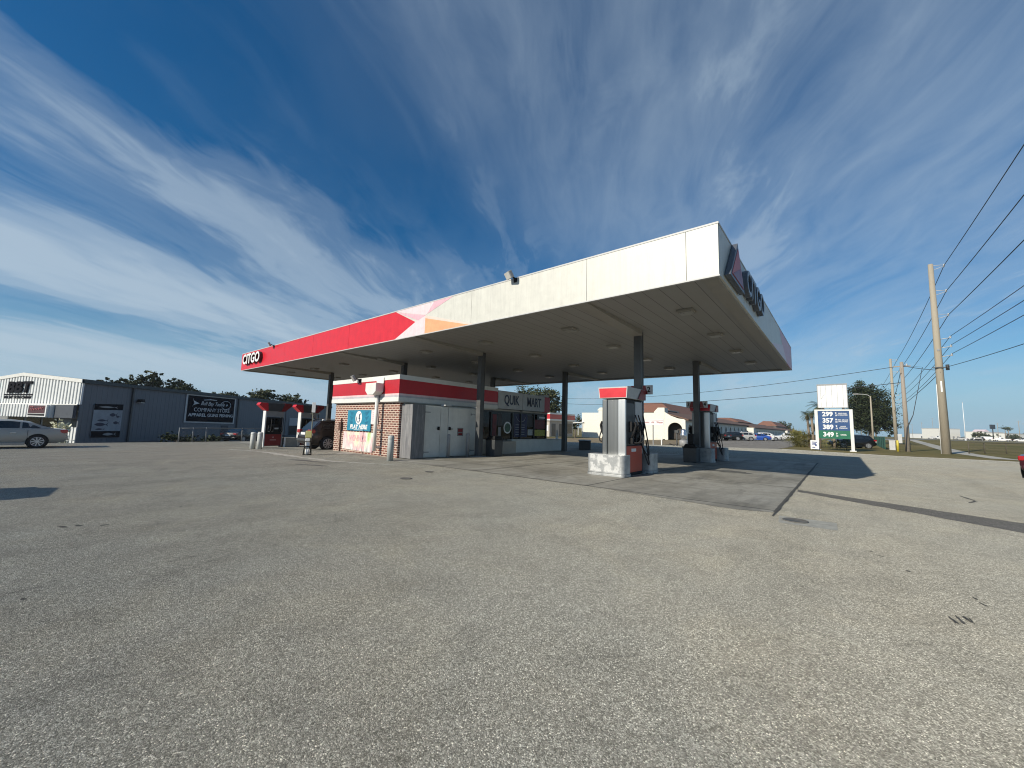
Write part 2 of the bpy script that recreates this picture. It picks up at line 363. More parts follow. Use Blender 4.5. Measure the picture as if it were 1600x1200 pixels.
RUBBER = mat('tyre_rubber', (0.02, 0.02, 0.021), 0.8, var=0.3)
DARKG = mat('dark_grey_paint', (0.055, 0.058, 0.06), 0.5, var=0.2, streak=0.2)
MIDG = mat('mid_grey_paint', (0.30, 0.30, 0.30), 0.5, var=0.15, streak=0.2)
LIGHTG = mat('light_grey_paint', (0.52, 0.52, 0.51), 0.5, var=0.1, streak=0.15)
BOLL = mat('bollard_grey_paint', (0.46, 0.48, 0.46), 0.55, var=0.12, vscale=6, streak=0.3)
SIGNW = mat('sign_white', (0.82, 0.82, 0.80), 0.4, var=0.03)
LETW = mat('letter_white', (0.84, 0.83, 0.80), 0.35, var=0.03)
LETK = mat('letter_black', (0.008, 0.008, 0.012), 0.8, spec=0.1)
DOORW = mat('cooler_white', (0.72, 0.715, 0.66), 0.5, var=0.06, streak=0.15)
LETD = mat('letter_side_dark', (0.05, 0.018, 0.02), 0.45)
LETN = mat('letter_navy', (0.012, 0.016, 0.05), 0.45)
CHAN = mat('channel_letter_grey', (0.10, 0.11, 0.13), 0.4)
CHANF = mat('channel_letter_face', (0.24, 0.27, 0.30), 0.35)
CHROME = mat('chrome', (0.62, 0.62, 0.62), 0.22, metal=0.9, var=0.05)
ALU = mat('alloy_rim', (0.55, 0.55, 0.56), 0.32, metal=0.6, var=0.1)
GLASSD = mat('dark_glass', (0.006, 0.007, 0.008), 0.05, var=0.2, spec=0.25)
CARGL = mat('car_glass', (0.014, 0.018, 0.02), 0.05, var=0.2, spec=0.9)
LAMPR = mat('tail_lamp_red', (0.38, 0.012, 0.015), 0.2, coat=1.0)
LAMPW = mat('lamp_lens_white', (0.62, 0.61, 0.57), 0.2, coat=1.0)
TEAL = mat('banner_teal', (0.018, 0.22, 0.34), 0.5, var=0.25, vscale=2.2)
YELP = mat('sign_yellow', (0.62, 0.50, 0.06), 0.5)
WIRE = mat('cable_black', (0.035, 0.04, 0.05), 0.6)
DKRED = mat('dark_red_paint', (0.22, 0.012, 0.014), 0.45)
COLG = mat('column_grey', (0.085, 0.088, 0.09), 0.5, var=0.2, streak=0.25)
IRON = mat('cast_iron', (0.16, 0.152, 0.135), 0.7, metal=0.3, var=0.3, vscale=12)
STUCCO = mat('cream_stucco', (0.80, 0.77, 0.67), 0.85, var=0.06, bump=0.3, bscale=30)
STUCCOD = mat('tan_stucco', (0.50, 0.45, 0.38), 0.85, var=0.08, bump=0.3, bscale=30)
BLUEP = mat('price_panel_blue', (0.025, 0.075, 0.20), 0.35, var=0.05)
GREENP = mat('price_panel_green', (0.012, 0.14, 0.075), 0.35, var=0.05)
GRNF = mat('green_fence_mesh', (0.01, 0.11, 0.075), 0.7, var=0.3)
CURBC = mat('kerb_concrete', (0.42, 0.40, 0.35), 0.85, var=0.15, bump=0.3)
PATHC = mat('path_concrete', (0.46, 0.43, 0.36), 0.85, var=0.12, bump=0.3)
ROADM = mat('road_grey', (0.26, 0.255, 0.24), 0.85, var=0.12)

# ------------------------------------------------------------------ helpers
def ss(t):
    t = max(0.0, min(1.0, t)); return t * t * (3 - 2 * t)
def gz(x, y):
    z = 0.0
    if x < -20: z -= 0.25 * ss((-20 - x) / 10)
    if x < -37: z -= 0.65 * ss((-37 - x) / 4)
    if x > 6 and y > 80: z += 0.8 * ss((x - 6) / 20) * ss((y - 80) / 120)
    return z

class MB:
    def __init__(s): s.b = bmesh.new()
    def _f(s, vs, mi=0):
        f = s.b.faces.new(vs); f.material_index = mi; return f
    def poly(s, pts, mi=0):
        return s._f([s.b.verts.new(p) for p in pts], mi)
    def box(s, x0, x1, y0, y1, z0, z1, mi=0, taper=0.0):
        t = taper
        P = [(x0, y0, z0), (x1, y0, z0), (x1, y1, z0), (x0, y1, z0), (x0 + t, y0 + t, z1), (x1 - t, y0 + t, z1), (x1 - t, y1 - t, z1), (x0 + t, y1 - t, z1)]
        v = [s.b.verts.new(p) for p in P]
        for q in ((0, 3, 2, 1), (4, 5, 6, 7), (0, 1, 5, 4), (1, 2, 6, 5), (2, 3, 7, 6), (3, 0, 4, 7)): s._f([v[i] for i in q], mi)
        return v
    def prism(s, pts, axis, a, b, mi=0):
        """extrude a 2-D outline along an axis; pts are (u,v): x->(y,z), y->(x,z), z->(x,y)"""
        def P(u, v, w): return {'x': (w, u, v), 'y': (u, w, v), 'z': (u, v, w)}[axis]
        A = [s.b.verts.new(P(u, v, a)) for u, v in pts]; B = [s.b.verts.new(P(u, v, b)) for u, v in pts]
        n = len(pts); s._f(A, mi); s._f(B[::-1], mi)
        for i in range(n): s._f([A[i], B[i], B[(i + 1) % n], A[(i + 1) % n]], mi)
    def cone(s, p0, p1, r0, r1, seg=12, mi=0, caps=True):
        p0 = Vector(p0); p1 = Vector(p1); d = (p1 - p0).normalized()
        u = d.orthogonal().normalized(); w = d.cross(u)
        A = []; B = []
        for i in range(seg):
            a = 2 * math.pi * i / seg; o = u * math.cos(a) + w * math.sin(a)
            A.append(s.b.verts.new(p0 + o * r0)); B.append(s.b.verts.new(p1 + o * r1))
        for i in range(seg):
            f = s._f([A[i], A[(i + 1) % seg], B[(i + 1) % seg], B[i]], mi); f.smooth = True
        if caps: s._f(A[::-1], mi); s._f(B, mi)
    def tube(s, pts, r, seg=6, mi=0):
        pts = [Vector(p) for p in pts]; rings = []
        rr = r if isinstance(r, (list, tuple)) else [r] * len(pts)
        u = None
        for i, p in enumerate(pts):
            d = (pts[min(i + 1, len(pts) - 1)] - pts[max(i - 1, 0)]).normalized()
            if u is None: u = d.orthogonal().normalized()
            u = (u - d * u.dot(d)).normalized(); w = d.cross(u)
            rings.append([s.b.verts.new(p + (u * math.cos(2 * math.pi * k / seg) + w * math.sin(2 * math.pi * k / seg)) * rr[i]) for k in range(seg)])
        for a, b in zip(rings, rings[1:]):
            for k in range(seg):
                f = s._f([a[k], a[(k + 1) % seg], b[(k + 1) % seg], b[k]], mi); f.smooth = True
        s._f(rings[0][::-1], mi); s._f(rings[-1], mi)
    def lathe(s, prof, seg=20, c=(0, 0), mi=0):
        rings = [[s.b.verts.new((c[0] + r * math.cos(2 * math.pi * k / seg), c[1] + r * math.sin(2 * math.pi * k / seg), z)) for k in range(seg)] for r, z in prof]
        for a, b in zip(rings, rings[1:]):
            for k in range(seg):
                f = s._f([a[k], a[(k + 1) % seg], b[(k + 1) % seg], b[k]], mi); f.smooth = True
        s._f(rings[0][::-1], mi); s._f(rings[-1], mi)
    def build(s, name, mats, parent=None, bevel=0.0, loc=(0, 0, 0), rot=(0, 0, 0), recalc=True):
        if recalc: bmesh.ops.recalc_face_normals(s.b, faces=s.b.faces[:])
        me = bpy.data.meshes.new(name); s.b.to_mesh(me); s.b.free()
        for m in (mats if isinstance(mats, (list, tuple)) else [mats]): me.materials.append(M[m] if isinstance(m, str) else m)
        o = bpy.data.objects.new(name, me); COL.objects.link(o)
        o.location = loc; o.rotation_euler = rot
        if parent is not None: o.parent = parent
        if bevel:
            md = o.modifiers.new('bevel', 'BEVEL'); md.width = bevel; md.segments = 2; md.limit_method = 'ANGLE'; md.angle_limit = R_(40)
        return o

def tag(o, label=None, cat=None, group=None, kind=None):
    if label: o['label'] = label
    if cat: o['category'] = cat
    if group: o['group'] = group
    if kind: o['kind'] = kind
    return o
def thing(name, label, cat, loc=(0, 0, 0), rz=0.0, group=None):
    o = bpy.data.objects.new(name, None); COL.objects.link(o)
    o.location = loc; o.rotation_euler = (0, 0, rz); o.empty_display_size = 0.3
    return tag(o, label, cat, group)
def copy_tree(o, parent=None):
    c = o.copy(); COL.objects.link(c)
    if parent is not None: c.parent = parent
    for ch in list(o.children): copy_tree(ch, c)
    return c
def text(s, size, depth, m, parent, loc, rot, sx=1.0, bold=0.0, name='lettering', align='CENTER', shear=0.0):
    cu = bpy.data.curves.new('lettering', 'FONT'); cu.body = s; cu.size = size; cu.extrude = depth; cu.offset = bold
    cu.align_x = align; cu.align_y = 'CENTER'; cu.shear = shear; cu.resolution_u = 3
    tmp = bpy.data.objects.new('tmp', cu)
    me = bpy.data.meshes.new_from_object(tmp); bpy.data.objects.remove(tmp); bpy.data.curves.remove(cu)
    me.name = name; me.materials.clear()
    for q in (m if isinstance(m, (list, tuple)) else [m]): me.materials.append(q)
    o = bpy.data.objects.new(name, me); COL.objects.link(o)
    o.location = loc; o.rotation_euler = rot; o.scale = (sx, 1, 1)
    if parent is not None: o.parent = parent
    return o
FACE_S = (R_(90), 0, 0)          # text that faces -Y
FACE_E = (R_(90), 0, R_(90))     # text that faces +X
FACE_W = (R_(90), 0, R_(-90))    # text that faces -X

XCUT = [-41, -40, -39, -38, -37, -34, -32, -30, -28, -26, -24, -22, -20, 6, 10, 14, 18, 22, 26]
YCUT = [80, 95, 110, 125, 140, 155, 170, 185, 200]
def sheet(name, poly, zoff, m, thick=0.0):
    b = bmesh.new(); b.faces.new([b.verts.new((x, y, 0)) for x, y in poly])
    xs = [p[0] for p in poly]; ys = [p[1] for p in poly]
    for c in XCUT:
        if min(xs) < c < max(xs): bmesh.ops.bisect_plane(b, geom=b.verts[:] + b.edges[:] + b.faces[:], plane_co=(c, 0, 0), plane_no=(1, 0, 0))
    for c in YCUT:
        if min(ys) < c < max(ys): bmesh.ops.bisect_plane(b, geom=b.verts[:] + b.edges[:] + b.faces[:], plane_co=(0, c, 0), plane_no=(0, 1, 0))
    for v in b.verts: v.co.z = gz(v.co.x, v.co.y) + zoff
    bmesh.ops.recalc_face_normals(b, faces=b.faces[:])
    for f in b.faces:
        if f.normal.z < 0: f.normal_flip()
    if thick:
        r = bmesh.ops.extrude_face_region(b, geom=b.faces[:])
        for v in r['geom']:
            if isinstance(v, bmesh.types.BMVert): v.co.z += thick
        bmesh.ops.recalc_face_normals(b, faces=b.faces[:])
    me = bpy.data.meshes.new(name); b.to_mesh(me); b.free()
    me.materials.append(M[m] if isinstance(m, str) else m)
    o = bpy.data.objects.new(name, me); COL.objects.link(o); o['kind'] = 'structure'
    return o

# ------------------------------------------------------------------ ground
def ground():
    xs = [-4000, -1500, -600, -250, -120, -80, -60] + [c for c in XCUT] + [34, 45, 60, 90, 140, 250, 600, 1500, 4000]
    ys = [-4000, -1200, -400, -120, -40, 0, 40, 60] + YCUT + [230, 280, 400, 700, 1500, 4000]
    b = bmesh.new(); g2 = [[b.verts.new((x, y, gz(x, y) - 0.03)) for x in xs] for y in ys]
    for j in range(len(ys) - 1):
        for i in range(len(xs) - 1): b.faces.new((g2[j][i], g2[j][i + 1], g2[j + 1][i + 1], g2[j + 1][i]))
    me = bpy.data.meshes.new('ground'); b.to_mesh(me); b.free(); me.materials.append(M['mown_grass'])
    o = bpy.data.objects.new('ground', me); COL.objects.link(o); o['kind'] = 'structure'
ground()
sheet('parking_lot', [(-39.2, -60), (30, -60), (30, 44.5), (10.3, 46.6), (3.4, 45.8), (-1.5, 47.6), (-4.8, 49.5), (-7.0, 47.6), (-12.5, 45.6), (-20, 40.5), (-39.2, 40)], 0.0, 'worn_asphalt')
sheet('plaza_parking', [(-10.6, 46.0), (-7.0, 47.6), (-5.2, 49.5), (-4.8, 62), (-4.4, 330), (-20.0, 330), (-20.0, 70), (-13.5, 62)], -0.012, 'plaza_asphalt')
sheet('neighbour_yard', [(-120, -40), (-40.2, -40), (-40.2, 60), (-120, 60)], 0.0, 'dark_asphalt')
def slab_front():
    rnd = random.Random(8); P = [(-36.5, 9.9), (-23.5, 9.6), (-13.7, 9.75), (-10.8, 9.95), (-5.0, 9.95), (-1.75, 9.50), (-1.11, 9.79)]; out = []
    for p, q in zip(P, P[1:]):
        n = max(1, int((q[0] - p[0]) / .22))
        for i in range(n): out.append((p[0] + (q[0] - p[0]) * i / n, p[1] + (q[1] - p[1]) * i / n + rnd.uniform(-.03, .03)))
    return out + [P[-1], (-1.11, 28.6), (-36.5, 28.6)]
sheet('concrete_slab', slab_front(), 0.006, 'slab_concrete')
def ragged(pts, step=.16, amp=.03, seed=5):
    rnd = random.Random(seed); out = []
    for p, q in zip(pts, pts[1:] + pts[:1]):
        n = max(1, int(math.hypot(q[0] - p[0], q[1] - p[1]) / step))
        for i in range(n): out.append((p[0] + (q[0] - p[0]) * i / n + rnd.uniform(-amp, amp), p[1] + (q[1] - p[1]) * i / n + rnd.uniform(-amp, amp)))
    return out
sheet('asphalt_patch', ragged([(-1.06, 14.25), (-1.04, 13.78), (2.36, 11.16), (9.0, 5.9), (9.9, 7.2), (2.64, 12.43)]), 0.004, 'dark_asphalt')
jt = mat('joint_tar', (0.075, 0.071, 0.063), 0.9, var=0.45, vscale=9)
def joint_strip():
    random.seed(4); L = []; Rr = []
    y = 9.3
    while y < 28.6:
        L.append((-1.112 - random.uniform(0.0, 0.015), y)); Rr.append((-1.09 + random.uniform(0, 0.035), y)); y += 0.33
    o = sheet('slab_joint', L + Rr[::-1], 0.010, jt)
joint_strip()
# pale worn strips and stains by the store
worn = mat('worn_pale_concrete', (0.42, 0.405, 0.35), 0.9, var=0.3, vscale=6)
sheet('worn_strip', ragged([(-27.5, 7.25), (-24, 7.2), (-19.5, 7.15), (-15.6, 7.6), (-12.9, 8.9), (-12.95, 9.05), (-15.7, 7.85), (-19.5, 7.55), (-24, 7.5), (-27.4, 7.45)], .2, .07, 3), 0.004, worn)
stainm = mat('oil_stain', (0.12, 0.115, 0.10), 0.8, var=0.35, vscale=6)
def blob(name, cx, cy, rx, ry, seed, zoff, m, rot=0.0):
    random.seed(seed); pts = []
    ph = [random.uniform(0, 6.28) for _ in range(5)]
    for i in range(36):
        a = 2 * math.pi * i / 36
        r = 1 + sum(0.16 / (k + 1) ** 0.5 * math.sin((k + 2) * a + ph[k]) for k in range(5))
        x = rx * r * math.cos(a); y = ry * r * math.sin(a)
        pts.append((cx + x * math.cos(rot) - y * math.sin(rot), cy + x * math.sin(rot) + y * math.cos(rot)))
    return sheet(name, pts, zoff, m)
blob('oil_stain', -3.6, 18.2, 0.7, 0.55, 3, 0.0105, stainm)
blob('oil_stain', -16.3, 7.0, 0.9, 0.16, 9, 0.0045, stainm, 0.3)
blob('oil_stain', -14.6, 6.5, 0.7, 0.12, 12, 0.0045, stainm, 0.5)
# tar marks and gouges in the near lot
for k, (x, y, rx, ry, rt) in enumerate([(0.686, 5.357, 0.082, 0.012, -1.387), (0.734, 5.41, 0.094, 0.013, -1.46), (0.783, 5.486, 0.065, 0.013, -1.435), (0.808, 5.454, 0.076, 0.007, -1.541), (0.961, 6.232, 0.041, 0.01, -1.262), (0.986, 6.07, 0.043, 0.012, -1.1), (0.545, 6.868, 0.042, 0.014, -0.967), (0.242, 7.619, 0.033, 0.012, -0.207), (0.33, 7.44, 0.027, 0.013, -0.469), (-8.525, 0.417, 0.078, 0.03, 0.579), (-8.479, 0.568, 0.049, 0.035, 1.183), (-8.298, 0.81, 0.051, 0.03, 1.177), (2.535, 16.28, 0.502, 0.03, -1.457), (2.493, 15.481, 0.316, 0.03, -1.889)]):
    blob('tar_mark', x, y, rx, ry, 20 + k, 0.0045, jt, rt)
for (x, y, r) in ((-0.73, 9.17, 0.20), (-9.71, 7.01, 0.17), (-10.58, 8.55, 0.14)):
    b = MB(); b.lathe([(r, 0.0), (r, 0.012), (r * 0.93, 0.016), (r * 0.90, 0.010), (0.01, 0.012)], 28)
    o = b.build('manhole_cover', IRON, loc=(x, y, 0.004))
    lab = {-0.73: 'round iron cover in a square concrete pad beside the slab corner', -9.71: 'round iron cover in asphalt in front of the grey bollard, nearer the camera',
           -10.58: 'small round iron cover at the front edge of the concrete slab'}[x]
    tag(o, lab, 'manhole cover', 'manhole covers in the lot')
sheet('cover_pad', [(-1.02, 9.5), (-0.95, 8.78), (-0.12, 8.82), (-0.14, 9.55)], 0.0025, mat('cover_pad_concrete', (0.37, 0.36, 0.31), 0.9, var=0.2, vscale=7))
yl = mat('worn_yellow_line', (0.50, 0.40, 0.20), 0.9, var=0.35, vscale=9)
sheet('painted_line', [(3.62, 15.2), (3.78, 15.2), (5.5, 22.5), (5.3, 22.5)], 0.004, yl)
# kerbs, verge, pavement and road on the right and far side
sheet('kerb', [(-4.8, 49.5), (-1.5, 47.6), (3.4, 45.8), (10.3, 46.6), (30, 44.5), (30, 44.75), (10.3, 46.85), (3.4, 46.05), (-1.5, 47.85), (-4.75, 49.8)], 0.0, CURBC, 0.02)
sheet('grass_verge', [(-4.7, 49.85), (-1.5, 47.86), (3.4, 46.07), (10.3, 46.87), (30, 44.8), (60, 60), (60, 210), (10, 210), (-4.3, 120)], 0.03, 'mown_grass')
sheet('footpath', [(30, 41.5), (30, 44.3), (10.75, 51.3), (10.6, 62), (15, 120), (20.5, 206), (18.6, 206), (13.2, 120), (8.9, 64), (9.3, 50.3), (12, 48)], 0.05, PATHC)
sheet('highway', [(8, 215), (400, 170), (400, 205), (8, 262)], 0.06, ROADM)
sheet('lot_kerb', [(-40.0, -40), (-39.2, -40), (-39.2, 40), (-40.0, 40)], 0.0, CURBC, 0.09)
# dry litter line in front of the plaza
sheet('dirt_strip', [(-30, 41.5), (-20, 41.2), (-12.6, 46.4), (-14, 60), (-20, 69), (-40, 69), (-46, 45)], -0.008, mat('dry_dirt', (0.24, 0.18, 0.10), 0.95, var=0.35, vscale=1.2, bump=0.6, bscale=6))

# ------------------------------------------------------------------ canopy
CX0, CX1, CY0, CY1, CZ0, CZ1 = -35.97, -2.05, 10.0, 27.9, 5.3, 6.57
def canopy():
    t = thing('fuel_canopy', 'long flat fuel station canopy with a red and white fascia on steel columns', 'canopy', (CX0, CY0, 0))
    ox, oy = CX0, CY0
    L, D = CX1 - CX0, CY1 - CY0
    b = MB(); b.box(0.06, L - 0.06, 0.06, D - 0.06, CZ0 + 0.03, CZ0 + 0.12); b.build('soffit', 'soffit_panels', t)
    b = MB(); b.box(0.06, L - 0.06, 0.06, D - 0.06, CZ1 - 0.25, CZ1 - 0.15); b.build('roof', LIGHTG, t)
    # front fascia: white run, red run, graphic between; each panel its own piece with a 12 mm gap
    XR = -15.25 - ox
    fb = MB()
    cuts = [XR, -10.4 - ox, -5.58 - ox, -2.79 - ox, L]
    for a, c in zip(cuts, cuts[1:]): fb.box(a + 0.006, c - 0.006, 0.0, 0.06, CZ0, CZ1)
    fb.build('fascia', FASW, t)['label'] = 'white front fascia run'
    fb = MB()
    n = 5
    for i in range(n):
        a, c = XR * i / n, XR * (i + 1) / n; fb.box(a + (0.006 if i else 0), c - 0.006, 0.0, 0.06, CZ0, CZ1)
    fb.build('fascia', RED, t)['label'] = 'red front fascia run'
    tr = MB(); tr.box(-0.012, L + 0.012, -0.012, 0.02, CZ1, CZ1 + 0.045); tr.box(L - 0.02, L + 0.012, 0.02, D, CZ1, CZ1 + 0.045); tr.box(-0.03, 0.02, 0.02, D, CZ1, CZ1 + 0.045)
    tr.box(-0.012, L + 0.012, -0.012, 0.06, CZ0 - 0.035, CZ0); tr.build('edge_trim', LIGHTG, t)
    # graphic: flat coloured facets, folded vinyl a few mm thick, on the white
    def fac(pts, m, off):
        q = MB(); q.prism([(x - ox, z) for x, z in pts], 'y', -off, -0.001); q.build('fascia_graphic', m, t)
    fac([(-15.25, CZ0 + 0.002), (-15.25, 6.55), (-13.79, 5.89)], RED, 0.004)
    fac([(-15.25, 6.568), (-11.45, 6.568), (-13.12, 6.09)], PALEPINK, 0.004)
    fac([(-12.6, 6.568), (-11.45, 6.568), (-13.0, 6.12)], PINK, 0.007)
    fac([(-15.2, 6.53), (-13.12, 6.08), (-13.6, 5.93)], PINK, 0.007)
    fac([(-15.25, CZ0 + 0.002), (-13.72, 5.92), (-13.12, 6.07), (-13.12, CZ0 + 0.002)], PALEPINK, 0.0035)
    fac([(-13.12, CZ0 + 0.002), (-13.12, 6.07), (-10.3, CZ0 + 0.002)], PALEOR, 0.004)
    fac([(-13.12, CZ0 + 0.002), (-13.12, 5.95), (-10.9, CZ0 + 0.10), (-10.5, CZ0 + 0.002)], ORANGE, 0.007)
    # right end fascia
    rb = MB()
    ys = [0.06, 4.5, 9.0, 13.0, 15.3]
    for a, c in zip(ys, ys[1:]): rb.box(L - 0.06, L, a + 0.004, c - 0.006, CZ0, CZ1)
    rb.build('fascia', FASW, t)['label'] = 'white right end fascia'
    rb = MB(); rb.box(L - 0.06, L, 15.306, D, CZ0, CZ1); rb.build('fascia', PINK, t)['label'] = 'faded pink right end fascia'
    for pts, m in (([(9.0, CZ0 + 0.002), (15.3, CZ0 + 0.002), (13.2, 5.95)], PALEPINK), ([(13.2, 5.95), (15.3, CZ0 + 0.002), (15.3, 6.56), (12.2, 6.56)], PINK)):
        q = MB(); q.prism(pts, 'x', L + 0.001, L + 0.005); q.build('fascia_graphic', m, t)
    bb = MB(); bb.box(0, L, D - 0.06, D, CZ0 - 0.03, CZ1); bb.build('fascia', FASW, t)['label'] = 'white back fascia'
    bb = MB(); bb.box(0, 0.06, 0.06, D - 0.06, CZ0, CZ1); bb.build('fascia', RED, t)['label'] = 'red left end fascia'
    rim = MB(); rim.box(L - 0.42, L - 0.06, 0.06, D - 0.06, CZ0 - 0.035, CZ0 + 0.029); rim.box(0.06, 0.42, 0.06, D - 0.06, CZ0 - 0.035, CZ0 + 0.029)
    rim.box(0.42, L - 0.42, D - 0.42, D - 0.06, CZ0 - 0.03, CZ0 + 0.029); rim.build('soffit_rim', SOFT, t)
    # columns with cantilever beams and pump number signs
    cols = [(-5.85, 14.55), (-14.2, 14.55), (-20.95, 14.55), (-30.5, 14.55), (-5.85, 22.4), (-14.3, 22.8), (-20.95, 22.8), (-30.5, 22.8)]
    for i, (x, y) in enumerate(cols):
        lx, ly = x - ox, y - oy
        c = MB(); c.box(lx - 0.12, lx + 0.12, ly - 0.12, ly + 0.12, gz(x, y), CZ0 + 0.03)
        for s in (-1, 1): c.box(lx - 0.135, lx + 0.135, ly + s * 0.13 - 0.012, ly + s * 0.13 + 0.012, gz(x, y), CZ0 + 0.02)
        c.build('column', COLG, t)
        c = MB(); c.box(lx - 0.26, lx + 0.26, ly - 0.26, ly + 0.26, gz(x, y) + 0.005, gz(x, y) + 0.035); c.build('base_plate', MIDG, t)
        bm_ = MB()
        y0, y1 = ((0.07, ly - 0.165) if y < 18 else (ly + 0.165, D - 0.43))
        if y < 18: bm_.prism([(y0, CZ0 + 0.029), (y0, CZ0 - 0.02), (y1, CZ0 - 0.16), (y1, CZ0 + 0.029)], 'x', lx - 0.22, lx + 0.22)
        else: bm_.prism([(y1, CZ0 + 0.029), (y1, CZ0 - 0.02), (y0, CZ0 - 0.16), (y0, CZ0 + 0.029)], 'x', lx - 0.22, lx + 0.22)
        bm_.build('beam', SOFT, t)
    numb = {0: ('1', '2', 3.08), 4: ('3', '4', 3.0)}
    for ci, (n1, n2, zz) in numb.items():
        lx, ly = cols[ci][0] - ox, cols[ci][1] - oy
        for s, nn in ((-1, n1), (1, n2)):
            q = MB(); x0, x1 = (lx + 0.17, lx + 0.52) if s > 0 else (lx - 0.52, lx - 0.17)
            q.box(x0, x1, ly - 0.05, ly + 0.05, zz - 0.17, zz + 0.17); sg = q.build('pump_number_sign', LIGHTG, t)
            inner = x0 if s > 0 else x1; d = 0.13 * s
            q = MB(); q.prism([(inner + s * 0.005, zz - 0.165), (inner + s * 0.005, zz + 0.165), (inner + d * 0.8, zz + 0.165), (inner + d * 1.5, zz - 0.165)], 'y', ly - 0.056, ly - 0.0505)
            q.build('sign_wedge', DKRED, sg)
            text(nn, 0.27, 0.003, BLACK, sg, ((x0 + x1) / 2 + 0.06 * s, ly - 0.056, zz), FACE_S, 0.9, 0.006)
    # soffit lights on the measured grid
    for x in (-3.55, -7.75, -12.15, -16.4, -20.65, -24.9, -29.15, -33.3):
        for y in (12.65, 16.4, 20.3, 24.0):
            lx, ly = x - ox, y - oy
            q = MB(); q.box(lx - 0.24, lx + 0.24, ly - 0.24, ly + 0.24, CZ0 - 0.05, CZ0 + 0.029, taper=0.0); h = q.build('soffit_light', SOFT, t, bevel=0.012)
            q = MB(); q.box(lx - 0.19, lx + 0.19, ly - 0.19, ly + 0.19, CZ0 - 0.075, CZ0 - 0.0505); q.build('lens', LENSG, h)
    # front channel letters
    cx = (-35.35 - 31.45) / 2 - ox + 0.15
    text('CITGO', 1.0, 0.10, LETD, t, (cx, -0.11, 5.98), FACE_S, 1.13, 0.035, 'channel_letters')
    text('CITGO', 1.0, 0.006, LETW, t, (cx, -0.218, 5.98), FACE_S, 1.13, 0.030, 'letter_faces')
    # right end sign: tall triangle and letters
    q = MB(); q.prism([(10.45 - oy, 5.42), (12.3 - oy, 5.42), (11.5 - oy, 6.60)], 'x', L + 0.02, L + 0.15); tri = q.build('triangle_emblem', CHAN, t)
    q = MB(); q.prism([(10.62 - oy, 5.50), (12.14 - oy, 5.50), (11.5 - oy, 6.45)], 'x', L + 0.151, L + 0.16); q.build('emblem_face', mat('emblem_red', (0.50, 0.05, 0.03), 0.4), tri)
    q = MB(); q.prism([(10.7 - oy, 5.51), (12.1 - oy, 5.51), (11.7 - oy, 5.95)], 'x', L + 0.161, L + 0.166); q.build('emblem_fold', mat('emblem_plum', (0.20, 0.03, 0.06), 0.4), tri)
    text('CITGO', 1.02, 0.07, CHAN, t, (L + 0.09, 14.35 - oy, 5.93), FACE_E, 1.06, 0.03, 'channel_letters')
    text('CITGO', 1.02, 0.005, CHANF, t, (L + 0.166, 14.35 - oy, 5.93), FACE_E, 1.06, 0.0, 'letter_faces')
    # floodlights on the front fascia
    for x in (-8.35, -29.6):
        q = MB(); lx = x - ox
        q.tube([(lx + 0.05, 0.0, CZ1 - 0.02), (lx + 0.03, -0.18, CZ1 + 0.06)], 0.03)
        q.box(lx - 0.02, lx + 0.12, -0.02, 0.0, CZ1 - 0.12, CZ1 + 0.02); f = q.build('floodlight', BLACK, t)
        q = MB(); q.box(-0.17, 0.17, -0.06, 0.06, -0.12, 0.12); hd = q.build('lamp_head', MIDG, f, bevel=0.015, loc=(lx - 0.03, -0.26, CZ1 + 0.07), rot=(R_(32), 0, R_(-20)))
        q = MB(); q.box(-0.14, 0.14, -0.07, -0.061, -0.11, 0.11); q.build('lens', LAMPW, f, loc=(lx - 0.03, -0.26, CZ1 + 0.07), rot=(R_(32), 0, R_(-20)))
canopy()

